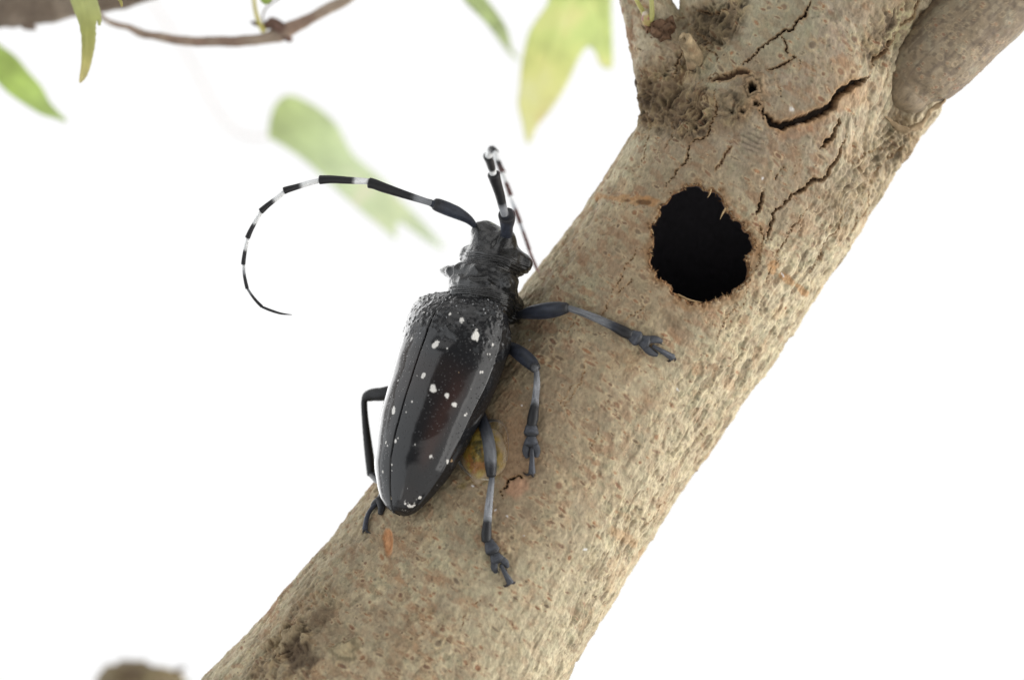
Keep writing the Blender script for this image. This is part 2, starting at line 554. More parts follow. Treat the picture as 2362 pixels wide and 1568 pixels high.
mixc(C3(0.225, 0.118, 0.060), sstep(0.22, 0.42, fbm(TB * 9.5, 2, 16)) * 0.58 * (1 - rs * 0.6))
mixc(C3(0.255, 0.242, 0.155), sstep(0.15, 0.42, fbm(BC * 7.5, 3, 19)) * 0.5)
mixc(C3(0.33, 0.185, 0.09), sstep(0.3, 0.55, fbm(BC * 2.7, 4, 17)) * 0.32)
dots = fbm(BC * 26, 1, 18)
mixc(C3(0.05, 0.042, 0.03), sstep(0.52, 0.66, dots) * 0.6)
# cream worm-like rims and reddish clusters strung along the grain
sq = np.abs(pnoise(warp_f * 7.5, 61)); sq2 = np.abs(pnoise(warp_f * 12.0 + 4, 62))
brk = sstep(-0.15, 0.25, fbm(BC * 5 + 2, 2, 63))
sqm = np.maximum(sstep(0.085, 0.02, sq), 0.8 * sstep(0.09, 0.02, sq2)) * brk * (1 - 0.45 * fork)
mixc(C3(0.54, 0.45, 0.27), sqm * 0.48)
H += 0.0045 * sqm * (1 - inner)
strk = sstep(0.05, 0.40, fbm(np.stack([bt * .22, bq * 1.6, bz * 1.6], 1) + 8, 2, 64))
red = sstep(0.02, 0.35, fbm(TB * 7.5 + 6, 3, 65)) * (0.25 + 0.75 * strk) * (1 - 0.65 * rs)
mixc(C3(0.245, 0.125, 0.066), red * 0.62)
mixc(C3(0.205, 0.165, 0.115), sstep(0.1, 0.45, fbm(BC * 3.3 + 9, 4, 66)) * 0.42 * (1 - .6 * flank))
big = fbm(BC * 0.55 + 5, 3, 26)
mixc(C3(0.240, 0.180, 0.115), sstep(0.0, 0.5, big) * 0.55 * (1 - 0.7 * flank))
mixc(C3(0.500, 0.435, 0.300), sstep(0.05, 0.5, -big) * 0.35)
mixc(C3(0.235, 0.172, 0.112), np.maximum.reduce([zone(1270, 900, 300, 1.0), zone(1200, 1150, 220, 1.0) * .7]) * 0.55)  # browner bark round the beetle, with some of its soft shade painted in
# crusty zones
mixc(C3(0.125, 0.075, 0.038), rough * 0.72)
mixc(C3(0.028, 0.018, 0.011), rough * sstep(-0.5, -1.5, n_wr) * 0.9)
mixc(C3(0.36, 0.27, 0.145), rough * sstep(0.3, 1.3, n_wr + 0.5 * n_fi) * 0.7)
mixc(C3(0.22, 0.22, 0.105), rough * sstep(0.1, 0.5, fbm(BC * 5, 3, 21)) * 0.15)
gl = np.maximum(zone(1660, 150, 80), zone(1800, 60, 120)) * 0.4
mixc(C3(0.30, 0.295, 0.195), gl)
mixc(C3(0.42, 0.39, 0.23), zone(2075, 60, 75) * sstep(-0.1, 0.8, n_fi + n_wr * 0.5) * 0.6)

# ---- brushes on the surface
cand = np.where((TN[:, 1] < 0.35) & (inner < 0.5))[0]
kd = kdtree.KDTree(len(cand))
for j, i in enumerate(cand.tolist()): kd.insert(TV[i], i)
kd.balance()
def rough_line(pts, amp, it=4, seed=0):
    r = random.Random(seed)
    pts = [tuple(map(float, p)) for p in pts]
    for _ in range(it):
        q = [pts[0]]
        for a, b_ in zip(pts[:-1], pts[1:]):
            L_ = math.dist(a[:2], b_[:2])
            if L_ > 4:
                k = r.uniform(-1, 1) * min(amp, 0.3 * L_)
                mx = tuple((a[i] + b_[i]) / 2 for i in range(len(a)))
                q.append((mx[0] + k * (b_[1] - a[1]) / L_, mx[1] - k * (b_[0] - a[0]) / L_) + mx[2:])
            q.append(b_)
        pts = q; amp *= 0.75
    return pts
crk = np.full(nV, 9.0); crk_d = np.zeros(nV); crk_c = np.zeros(nV)
def crack(pts, hw, depth, dark=1.0, seed=0, taper=True, amp=9):
    pts = [p if len(p) == 3 else (p[0], p[1], 1.0) for p in pts]
    line = rough_line(pts, amp * .62, 5, seed + 100); hw = hw * (.72 if hw > 7 else .56)
    n = len(line); r = random.Random(seed)
    for i, (x, y, wk) in enumerate(line):
        f = i / max(1, n - 1)
        tp = min(1.0, 5 * min(f, 1 - f) + 0.25) if taper else 1.0
        rr = hw * wk * tp * r.uniform(0.4, 1.35) * S
        c, nn = hit(x, y)
        if c is None: continue
        for co, idx, ds in kd.find_range(c, rr * 2.6 + 0.01):
            v = ds / rr
            if v < crk[idx]:
                crk[idx] = v; crk_d[idx] = depth * tp * S; crk_c[idx] = dark
CR = [
 ([(1752,240,.5),(1777,283,.9),(1804,292,1.1),(1825,285,.9),(1866,270,1.2),(1900,258,1.3),(1924,236,1),(1933,220,.9),(1945,206,1.2),(1966,193,1.1),(1995,180,.7),(2012,164,.4)], 9.0, 24, 1.0),
 ([(1877,-8,1.2),(1858,33,1.3),(1833,58,1.2),(1804,73,1),(1775,94,.8),(1750,116,.9),(1733,137,.9),(1700,162,.7)], 4.2, 10, .9),
 ([(1804,73),(1812,100,1.2),(1816,120),(1833,133),(1800,150,1.2),(1766,164,1.2)], 3.4, 7, .7),
 ([(1629,189,.6),(1650,182,1.2),(1675,177,1.6),(1717,168,1.6),(1732,180,.8)], 6.5, 9, .55),
 ([(1937,264,.6),(1924,299,1),(1908,325,1.5),(1891,345,1)], 5.5, 14, .9),
 ([(1950,300,.4),(1947,325),(1937,353,1.2),(1912,387),(1900,410,1.2),(1866,424,1.5),(1825,453,.8),(1800,478,.7),(1783,499,.8),(1771,536,.9),(1754,582,.7)], 5.0, 11, .75),
 ([(1762,438),(1750,470,1.2),(1742,498,.9)], 4.6, 9, .75),
 ([(1812,380),(1795,402),(1783,418)], 2.2, 5, .8),
 ([(1654,206),(1654,237,1.2),(1642,283),(1625,316),(1598,328),(1579,378,1.3),(1552,410),(1530,441)], 3.0, 7, .75),
 ([(1692,333),(1671,366,1.2),(1642,399)], 3.6, 5, .35),
 ([(1212,1098),(1196,1097,1.3),(1172,1112,1.2),(1160,1128),(1158,1152,.8)], 3.6, 8, 1.0),
 ([(1457,640),(1440,662),(1425,682)], 2.2, 4, .5),
 ([(1410,687),(1398,707),(1384,730)], 2.2, 3, .2),
 ([(1367,815),(1345,850),(1334,886),(1308,925),(1296,960)], 2.0, 1.5, .0),
 ([(1745,240),(1760,262),(1768,280)], 2.4, 5, .9),
 ([(1850,490),(1830,520),(1805,560),(1790,600)], 2.6, 6, .6),
 ([(1800,590,1),(1775,625,1.2),(1762,660,.8)], 2.2, 4, .5),
 ([(1360,450,1),(1330,500,1),(1290,560,.8)], 2.4, 5, .6),
 ([(1475,560),(1450,600),(1430,650),(1405,690)], 2.2, 4, .45),
 ([(1490,700),(1465,720),(1440,742)], 2.2, 4, .6),
 ([(1700,700),(1670,745),(1640,800)], 2.0, 4, .45),
 ([(1530,1158),(1512,1185,1.3),(1478,1215,.8)], 3.2, 8, .8),
 ([(1820,760),(1800,800),(1770,850)], 2.4, 5, .6),
 ([(1960,480),(1920,540,1.2),(1890,600),(1860,640)], 2.8, 7, .7),
 ([(2010,430),(1975,500,1.2),(1950,540)], 2.8, 7, .7),
 ([(2050,330),(2000,350,1.2),(1960,390)], 2.8, 7, .8),
 ([(2090,330),(2040,370,1.2),(1990,440)], 3.0, 8, .8),
 ([(2138,-20),(2104,32),(2062,84),(2026,128),(2012,160)], 6.0, 14, .8),
 ([(1795,205),(1801,222),(1812,238)], 1.8, 4, .8),
 ([(1836,128),(1846,150),(1838,165)], 1.8, 3, .6),
 ([(1700,160),(1672,172),(1640,176)], 2.2, 4, .6),
 ([(1880,470),(1850,500),(1838,540)], 2.0, 4, .5),
 ([(1745,505),(1760,540),(1752,585),(1735,640)], 2.6, 5, .5),
 ([(1690,20),(1640,30),(1600,26)], 3.0, 8, 1.0),
 ([(1600,70),(1625,90),(1640,120),(1660,150)], 2.8, 7, 1.0),
 ([(1575,120),(1560,150),(1555,190)], 3.2, 9, 1.0),
 ([(1480,60),(1500,75),(1530,80)], 2.6, 5, .8),
 ([(1448,112),(1475,113),(1490,120)], 1.6, 3, .8),
 ([(1500,260),(1505,300),(1490,345),(1478,385)], 2.4, 6, .7),
 ([(1560,270),(1548,310),(1530,350)], 2.2, 5, .6),
]
for i, (pl, hw, dp, dk) in enumerate(CR): crack(pl, hw, dp, dk, seed=i)
# hair cracks along the grain
rr_ = random.Random(11)
for i in range(34):
    x = rr_.uniform(700, 2000); y = rr_.uniform(150, 1560)
    c, nn = hit(x, y)
    if c is None: continue
    L_ = rr_.uniform(20, 75); a = math.atan2(-0.818, 0.575) + rr_.uniform(-.25, .25)
    crack([(x, y), (x + math.cos(a) * L_ * .5 + rr_.uniform(-6, 6), y + math.sin(a) * L_ * .5), (x + math.cos(a) * L_, y + math.sin(a) * L_)], rr_.uniform(1.2, 1.9), 2, rr_.uniform(.0, .5), seed=50 + i)
cm = sstep(1.15, 0.75, crk)
crim = sstep(2.5, 1.2, crk) * (1 - cm)
H += -crk_d * cm + 0.006 * crim * (crk < 9)
# lenticels: small raised lips across the trunk
def lenticel(c, nn, a, b_, strength, hue, rot=0.0):
    et = nrm(np.cross(u_ax, nn)); ea = nrm(np.cross(nn, et))
    et, ea = et * math.cos(rot) + ea * math.sin(rot), ea * math.cos(rot) - et * math.sin(rot)
    for co, idx, ds in kd.find_range(c, max(a, b_) * 2.0):
        w_ = TV[idx] - c
        m_ = math.sqrt((w_ @ et / a) ** 2 + (w_ @ ea / b_) ** 2)
        if m_ < 1:
            k = min(1, (1.15 - m_) * 2) * strength
            colr[idx] += (hue - colr[idx]) * k
            H[idx] += 0.004 * (1 - m_) - 0.002
        elif m_ < 1.9:
            k = (1 - abs(m_ - 1.4) / 0.5) * strength * 0.75
            colr[idx] += (np.array((0.46, 0.36, 0.22)) - colr[idx]) * max(0, k)
            H[idx] += 0.005 * max(0, k)
r2 = random.Random(5)
nl = 0
for i in range(5200):
    x = r2.uniform(480, 2180); y = r2.uniform(-20, 1600)
    c, nn = hit(x, y)
    if c is None or c[1] > 1.6: continue
    if np.linalg.norm(c[[0, 2]] - HC) < 0.62: continue
    t_ = (c - O_t) @ u_ax
    q_ = (c - O_t) @ p_ax
    keep = 0.55 if t_ > 2.2 else 0.62
    if q_ > 1.0: keep *= 0.35
    if r2.random() > keep: continue
    s_ = r2.choice((0.6, 0.8, 0.8, 1.0, 1.0, 1.3, 1.7))
    if r2.random() < 0.72: a, b_ = r2.uniform(5, 9) * s_, r2.uniform(1.7, 3.0) * s_
    else: a = r2.uniform(3.2, 5.5) * s_; b_ = a * r2.uniform(.7, 1.1)
    hue = np.array(r2.choice(((0.21, 0.105, 0.06), (0.25, 0.13, 0.07), (0.17, 0.095, 0.06), (0.29, 0.15, 0.075), (0.13, 0.09, 0.06))))
    lenticel(c, nn, a * S, b_ * S, r2.uniform(.45, .95), hue, r2.uniform(-.3, .3))
    nl += 1
# stains, scars
def stain(x, y, rx, ry, rot, color, k, seed, dent=0.0, edge=0.5):
    c, nn = hit(x, y)
    if c is None: return
    w_ = TV - c
    m_ = np.linalg.norm(w_, axis=1) < max(rx, ry) * S * 1.8
    ii = np.where(m_)[0]
    if len(ii) == 0: return
    ex = np.array((math.cos(rot), 0, -math.sin(rot))); ey = np.array((math.sin(rot), 0, math.cos(rot)))
    q = np.sqrt((w_[ii] @ ex / (rx * S)) ** 2 + (w_[ii] @ ey / (ry * S)) ** 2) + edge * fbm(TV[ii] * 6 + seed, 3, seed)
    v = sstep(1.1, 0.6, q) * k
    colr[ii] += (np.asarray(color) - colr[ii]) * v[:, None]
    H[ii] -= dent * S * v
OR = C3(0.36, 0.185, 0.07)
for k, (x, y, rx, ry, ro) in enumerate([(1380, 452, 30, 9, .1), (1425, 458, 30, 10, .05), (1470, 462, 28, 12, .0), (1500, 465, 20, 14, .2),
        (1780, 622, 28, 10, .6), (1815, 645, 26, 11, .6), (1850, 668, 26, 10, .7), (1790, 612, 16, 10, .4), (1440, 1240, 50, 14, .5), (1480, 1275, 22, 16, .6)]):
    stain(x, y, rx, ry, ro, OR if k < 8 else C3(.36, .23, .12), 0.6, 40 + k)
for k, (x, y, rx, ry, ro) in enumerate([(1500, 575, 22, 40, 0), (1512, 630, 18, 30, -.4), (1545, 470, 34, 16, -.5), (1600, 706, 60, 14, .1), (1690, 690, 34, 14, -.5), (1740, 590, 16, 44, 0), (1752, 560, 10, 50, .1)]):
    stain(x, y, rx, ry, ro, C3(.24, .14, .068), .55, 140 + k, 1.5)
stain(1480, 466, 20, 7, .1, C3(.09, .045, .02), .8, 61, 3)
stain(1445, 462, 12, 5, .1, C3(.10, .05, .025), .8, 62, 3)
stain(893, 1250, 12, 36, -.1, C3(.43, .21, .095), .95, 63, 5, .35)
stain(889, 1243, 7, 26, -.1, C3(.52, .27, .13), .7, 64, 0, .4)
stain(1190, 1050, 50, 90, .2, C3(.27, .15, .08), .45, 65)
stain(1170, 960, 40, 90, .2, C3(.27, .17, .095), .45, 66)
stain(1110, 1040, 55, 95, .1, C3(.22, .16, .05), .7, 67)
stain(1195, 1125, 30, 28, 0, C3(.36, .21, .13), .75, 68, -2, .3)
stain(1540, 240, 90, 60, .5, C3(.105, .068, .038), .55, 69)
stain(1640, 60, 70, 40, .3, C3(.085, .063, .035), .6, 70)
stain(1860, 285, 90, 30, -.3, C3(.27, .155, .09), .55, 71)
stain(1960, 220, 60, 40, -.4, C3(.40, .26, .15), .5, 72)
stain(1560, 740, 26, 20, .4, C3(.14, .10, .06), .6, 73)
stain(1430, 760, 30, 20, .4, C3(.16, .12, .08), .5, 74)
stain(690, 1500, 48, 55, .3, C3(.09, .062, .04), .8, 75)
stain(745, 1420, 40, 18, -.8, C3(.13, .09, .055), .7, 76)
stain(1825, 252, 12, 8, 0, C3(.6, .58, .55), .7, 77, 0, .9)
stain(1836, 283, 7, 5, 0, C3(.6, .58, .55), .7, 78, 0, .9)
for k in range(16):
    stain(r2.uniform(1000, 1900), r2.uniform(300, 1500), r2.uniform(1.6, 3), r2.uniform(1.6, 5), r2.uniform(0, 3), C3(.68, .67, .66), .8, 90 + k, 0, .3)

# knots: ringed scars with a pit
def knot(x, y, r_out, r_pit, rise, rings, dark, tint, squash=1.0, cover=.45):
    c, nn = hit(x, y)
    if c is None: return
    w_ = TV - c
    ii = np.where(np.linalg.norm(w_, axis=1) < r_out * S * 1.7)[0]
    wv = w_[ii]; h_ = wv @ nn
    pl = wv - h_[:, None] * nn
    ex = nrm(np.cross(nn, (0, 0, 1.0))); ey = np.cross(nn, ex)
    rad = np.sqrt((pl @ ex) ** 2 + (pl @ ey / squash) ** 2) / S
    rad = rad * (1 + 0.34 * fbm(wv * 3.5 + x, 2, 5)) + 2.2 * fbm(wv * 14, 2, 6)
    th_k = np.arctan2(pl @ ey, pl @ ex)
    rad = rad * (1 + .09 * np.sin(3 * th_k + x) + .11 * np.sin(5 * th_k + y) + .08 * np.sin(9 * th_k))
    f = sstep(r_out * 1.35, r_out * 0.75, rad)
    pit = sstep(r_pit * 1.2, r_pit * 0.75, rad)
    ring = np.sin(rad / r_out * rings * 2 * math.pi)
    H[ii] += S * f * (rise + 0.16 * rise * ring) - S * pit * (rise * 2.2 + 4) 
    cc = colr[ii]
    cc = cc + (np.asarray(tint) - cc) * (cover * f)[:, None]
    cc = cc * (1 - (0.42 * f * sstep(0.1, -0.8, ring)))[:, None]
    cc = cc + (np.array((0.02, 0.013, 0.008)) - cc) * (pit * dark)[:, None]
    colr[ii] = cc
knot(1736, 206, 27, 9, 12, 2.6, 1.0, (.30, .20, .105), 1.15)
knot(1744, 240, 16, 4, 5, 2, .7, (.33, .20, .10))
knot(1715, 260, 15, 4, 4, 2, .6, (.30, .19, .10))
knot(1690, 262, 12, 2, 3, 1.5, .3, (.26, .21, .13))
knot(1684, 240, 30, 0.1, 3, 1.4, 0, (.26, .20, .12), 1.3, .3)
knot(790, 1500, 32, 0.1, 11, .9, 0, (.36, .30, .175), .8, .6)
knot(1500, 232, 24, 3, 6, 2, .6, (.12, .08, .045))
for (x, y, r) in ((640, 1472, 13), (667, 1470, 18), (650, 1497, 11), (620, 1490, 10), (690, 1455, 12), (705, 1475, 10), (660, 1440, 10)):
    knot(x, y, r, .1, 9, .5, 0, (.36, .285, .175), 1.0, .7)
def ripples(x, y, r, ang, wl, amp):
    c, nn = hit(x, y)
    if c is None: return
    w_ = TV - c
    ii = np.where(np.linalg.norm(w_, axis=1) < r * S)[0]
    e = np.array((math.cos(ang), 0, -math.sin(ang)))
    ph = w_[ii] @ e / (wl * S) * 2 * math.pi + 2.5 * fbm(w_[ii] * 2.2 + x, 3, 9) * 1.6
    f = sstep(r * S, r * S * 0.3, np.linalg.norm(w_[ii], axis=1))
    H[ii] += amp * S * np.sin(ph) * f
    colr[ii] *= (1 - 0.35 * f * sstep(0.0, -1, np.sin(ph)))[:, None]
ripples(1735, 328, 42, 1.9, 13, 1.5)
ripples(2040, 245, 60, 0.5, 12, 2.4)
ripples(2030, 340, 80, 1.0, 17, 4.0)
ripples(1970, 420, 90, 0.9, 19, 4.0)
ripples(2060, 120, 70, 0.65, 12, 3.0)
mixc(C3(0.33, 0.20, 0.095), crim * 0.55)
mixc(C3(0.165, 0.088, 0.040), cm)
mixc(C3(0.018, 0.011, 0.007), cm * np.minimum(1, crk_c * 1.15) * sstep(1.0, 0.6, crk))
# torn rim of the nest hole
rim = sstep(0.12, 0.0, rimd) * (trunk_main(TV) > -0.12)
rimn = np.clip(rim * (0.55 + 0.9 * fbm(BC * 9, 3, 23)), 0, 1)
mixc(C3(0.255, 0.145, 0.068), rimn * 0.9)
mixc(C3(0.075, 0.04, 0.02), rimn * sstep(0.1, 0.5, fbm(BC * 16, 2, 24)) * 0.8)
H += rim * 0.022 * fbm(BC * 18, 2, 25) - 0.012 * sstep(0.05, 0, rimd) * rim
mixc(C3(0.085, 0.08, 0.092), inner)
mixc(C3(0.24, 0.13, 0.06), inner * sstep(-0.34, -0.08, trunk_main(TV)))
colr *= (1 + 0.10 * n_fi)[:, None]
colr = np.clip(colr, 0.004, 0.75)
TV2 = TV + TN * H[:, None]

tree = empty('tree', P(900, 1720, 222), 'pale brown tree trunk forking at the top, with a dark round nest hole', 'tree')
fc = TV[TQ].mean(1)
is_left = np.zeros(len(TQ), bool)
nearf = fc[:, 2] > P(0, 240, 150)[2]
dl = caps_px(fc[nearf], LEFT_BR); dm = np.minimum(trunk_main(fc[nearf]), caps_px(fc[nearf], STUMP_BULGE))
is_left[nearf] = (dl < dm - 0.02)
fullN = normals_of(TV2, TQ)
def sub_mesh(name, mask, label=None):
    q = TQ[mask]; us, inv = np.unique(q, return_inverse=True)
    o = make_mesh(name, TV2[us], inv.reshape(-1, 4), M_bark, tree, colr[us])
    o.data.normals_split_custom_set_from_vertices(fullN[us].astype(np.float32).tolist())
    if label: o['label'] = label
    return o
sub_mesh('trunk', ~is_left)
sub_mesh('branch', is_left, 'thin rough branch rising upright at the left of the fork')
bvh2 = BVHTree.FromPolygons(TV2.tolist(), TQ.tolist())

# ---- the smooth young branch on the right of the fork
RB = [(2084, 210, 168, 62), (2108, 176, 170, 86), (2150, 135, 170, 97), (2205, 80, 168, 101), (2300, -15, 164, 104), (2440, -155, 160, 107)]
C_ = catmull(np.array([P(*q[:3]) for q in RB]), 40); R_ = catmull(np.array([q[3] * KS for q in RB]), 40)[:, 0]
T_ = nrm(np.gradient(C_, axis=0))
n_ = 220
th = np.arange(n_) / n_ * 2 * math.pi
sd = nrm(np.cross(T_, (0, -1.0, 0))); up_ = np.cross(sd, T_)
a_ = np.linspace(0.98, 0.0, 14)[:-1]
C_ = np.concatenate([np.array([C_[0] - T_[0] * R_[0] * 0.75 * q for q in a_]), C_]); 
R_ = np.concatenate([R_[0] * np.sqrt(1 - a_ ** 2), R_])
sd = np.concatenate([np.tile(sd[0], (13, 1)), sd]); up_ = np.concatenate([np.tile(up_[0], (13, 1)), up_]); T_ = np.concatenate([np.tile(T_[0], (13, 1)), T_])
BV = (C_[:, None] + R_[:, None, None] * (np.cos(th)[None, :, None] * sd[:, None] + np.sin(th)[None, :, None] * up_[:, None])).reshape(-1, 3)
mrow = len(C_)
ii, jj = np.meshgrid(np.arange(mrow - 1), np.arange(n_), indexing='ij')
BQ = np.stack([ii * n_ + jj, ii * n_ + (jj + 1) % n_, (ii + 1) * n_ + (jj + 1) % n_, (ii + 1) * n_ + jj], -1).reshape(-1, 4)
BN = normals_of(BV, BQ)
if (BN[mrow // 2 * n_] @ (BV[mrow // 2 * n_] - C_[mrow // 2])) < 0: BQ = BQ[:, ::-1].copy(); BN = -BN
LA = np.repeat(np.concatenate([[0], np.cumsum(np.linalg.norm(np.diff(C_, axis=0), axis=1))]), n_)
tl = np.tile(th, mrow); rl = np.repeat(R_, n_)
UV = np.stack([LA, tl * 0.47, rl * 0], 1)
hb = 0.012 * fbm(BV * 2.5, 3, 41) + 0.004 * fbm(BV * 10, 3, 42)
cb = np.tile(C3(0.230, 0.178, 0.115), (len(BV), 1))
def mb(c, mk):
    global cb
    cb = cb + (np.asarray(c) - cb) * np.clip(mk, 0, 1)[:, None]
mb(C3(0.285, 0.235, 0.160), sstep(0, .5, fbm(BV * 2.2, 3, 43)) * .7)
mb(C3(0.33, 0.27, 0.18), sstep(.2, .5, fbm(BV * 12, 2, 48)) * .5)
mb(C3(0.150, 0.108, 0.068), sstep(0.0, .55, fbm(BV * 1.7, 3, 44)) * .75)
mb(C3(0.29, 0.275, 0.195), sstep(.1, .6, fbm(BV * np.array((3, 3, 3)) + 4, 3, 45)) * .4)
st = np.stack([LA * 2.0, tl * 9, rl * 0], 1)
mb(C3(0.13, 0.098, 0.072), sstep(.1, .45, fbm(st, 3, 46)) * .6)
mb(C3(0.10, 0.075, 0.055), sstep(.2, .45, fbm(BV * 14 + 3, 2, 49)) * .55)
kb = kdtree.KDTree(len(BV))
for i in range(len(BV)): kb.insert(BV[i], i)
kb.balance()
r4 = random.Random(9)
for k in range(620):
    i = r4.randrange(14 * n_, len(BV))
    if BN[i][1] > 0.35: continue
    la = LA[i]
    net = la > 0.75
    rr2 = r4.uniform(2.2, 5.0) * S * (0.9 if net else 1.0)
    if not net and r4.random() < .45: continue
    hue = np.array(r4.choice(((.26, .13, .075), (.21, .105, .065), (.30, .18, .10))))
    tn = T_[i // n_]; et = nrm(np.cross(tn, BN[i]))
    ax = r4.uniform(.7, 1.3)
    ring_only = net and r4.random() < .6
    for co, idx, ds in kb.find_range(BV[i], rr2 * 3.2):
        w_ = BV[idx] - BV[i]
        m_ = math.hypot(w_ @ et / (rr2 * ax * (1.5 if ring_only else 1)), w_ @ tn / (rr2 * (1.3 if ring_only else .9)))
        if m_ < 1:
            if not ring_only: cb[idx] += (hue - cb[idx]) * .75 * min(1, 2 * (1.1 - m_)); hb[idx] += .006 * (1 - m_)
        elif m_ < 1.7:
            kk = (1 - abs(m_ - 1.35) / .35) * .55
            cb[idx] += (np.array((.40, .31, .19)) - cb[idx]) * max(0, kk); hb[idx] += .005 * max(0, kk)
mb(C3(.30, .235, .155), sstep(.75, .1, LA) * (.35 + .5 * np.clip(fbm(BV * 5, 3, 50), -.5, .5)))
cb = np.clip(cb * (1 + .12 * fbm(BV * 16, 2, 47))[:, None], .01, .7)
br = make_mesh('branch', BV + BN * hb[:, None], BQ, M_smooth_bark, tree, cb)
br['label'] = 'thick smooth grey brown branch leaving the fork to the upper right'

# ---- bark lip round the foot of that branch
def simple_tube(name, pts, rad, mat, parent, color, n=12, sub=8, noise=0.0, seed=0, up=None, flat=1.0, label=None, cvar=.2, nscale=8):
    V, F, u, ang = tube(pts, rad, n, sub, up, flat)
    if noise:
        cc = V.mean(0)
        V = V + noise * np.stack([fbm(V * nscale + 3.1, 3, seed), fbm(V * nscale + 7.7, 3, seed + 1), fbm(V * nscale + 1.3, 3, seed + 2)], 1)
    c = np.asarray(color, float)
    if c.ndim == 1: c = np.tile(c, (len(V), 1))
    elif callable(color): pass
    c = np.clip(c * (1 + cvar * fbm(V * 9, 3, seed + 5))[:, None], .003, .9)
    o = make_mesh(name, V, F, mat, parent, c)
    if label: o['label'] = label
    return o
simple_tube('bark_lip', [P(2022, 150, 128), P(2012, 205, 122), P(2026, 250, 118), P(2058, 285, 116), P(2100, 300, 126), P(2140, 268, 140), P(2178, 222, 160), P(2190, 200, 175)],
            np.array([2, 4, 4.5, 5.5, 8, 5, 5, 2]) * S, M_bark, tree, (.30, .22, .13), 14, 12, .045, 51, nscale=5)
# ---- dead snag, bud, leaf stalks
def stub():
    pts = [P(1612, 172, 90), P(1606, 150, 62), P(1598, 125, 40), P(1588, 104, 24), P(1578, 88, 12)]
    V, F, u, ang = tube(pts, np.array([28, 23, 20, 18, 17]) * S, 40, 10, cap=0.05)
    ragged_ = sstep(.86, 1, u) * (0.02 * np.sin(ang * 3) + 0.03 * fbm(np.stack([np.cos(ang) * 2, np.sin(ang) * 2, u * 0], 1), 3, 3))
    ax = nrm(pts[-1] - pts[-2])
    V = V + ax * ragged_[:, None] + .010 * np.stack([fbm(V * 9, 3, 61), fbm(V * 9, 3, 62), fbm(V * 9, 3, 63)], 1)
    F = F[:-1]
    n0 = len(V)
    ringi = list(range(n0 - 40, n0))
    Vin = [V[i] * .62 + pts[-1] * .38 - ax * .01 for i in ringi] + [V[i] * .55 + pts[-1] * .45 - ax * .11 for i in ringi] + [pts[-1] - ax * .13]
    F = list(F)
    for k in range(40):
        k2 = (k + 1) % 40
        F.append((ringi[k], ringi[k2], n0 + k2, n0 + k)); F.append((n0 + k, n0 + k2, n0 + 40 + k2, n0 + 40 + k)); F.append((n0 + 40 + k, n0 + 40 + k2, n0 + 80))
    V = np.concatenate([V, np.array(Vin)])
    c = np.tile(C3(.31, .235, .14), (len(V), 1)) * (1 + .5 * fbm(V * 9, 3, 64))[:, None]
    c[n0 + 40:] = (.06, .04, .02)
    c = lerp(c, C3(.24, .14, .075), (sstep(.1, .5, fbm(V * 5, 3, 66)) * .5)[:, None])
    o = make_mesh('snag', V, F, M_bark, tree, np.clip(c, .01, .6)); o['label'] = 'short broken dead twig stub beside the left branch'
stub()
bud = empty('bud', (0, 0, 0), None, None)
bpy.data.objects.remove(bud)
V, F, u, ang = tube([P(1494, 54, 108), P(1491, 42, 98), P(1488, 30, 94)], np.array([11, 12, 7]) * S, 20, 8)
cbud = lerp(C3(.42, .33, .13), C3(.30, .12, .10), sstep(-.1, .4, fbm(V * 12, 3, 71))[:, None])
cbud = lerp(cbud, C3(.55, .47, .36), sstep(.7, 1, u)[:, None])
make_mesh('bud', V + .004 * fbm(V * 20, 2, 72)[:, None], F, M_stalk, tree, cbud)
simple_tube('leaf_stalk', [P(1489, 40, 108), P(1480, 22, 104), P(1470, 4, 98), P(1460, -20, 90), P(1450, -60, 80)], np.array([6, 5.5, 5, 5, 5]) * S, M_stalk, tree, (.43, .40, .13), cvar=.1)
simple_tube('leaf_stalk', [P(1493, 50, 112), P(1501, 45, 96), P(1504, 30, 88), P(1503, 8, 82), P(1501, -20, 76), P(1496, -60, 68)], np.array([6, 7, 6, 5.5, 5, 5]) * S, M_stalk, tree, (.40, .39, .13), cvar=.1)
simple_tube('bud_scar', [P(1497, 62, 112), P(1515, 72, 104), P(1535, 66, 104), P(1545, 50, 108)], np.array([9, 15, 15, 8]) * S, M_bark, tree, (.155, .092, .055), 30, 12, .07, 73, nscale=12, cvar=.7)
simple_tube('bark_nub', [P(1480, 212, 165), P(1474, 196, 165), P(1471, 184, 165)], np.array([10, 11, 6]) * S, M_bark, tree, (.085, .06, .04), 14, 8, .02, 75)

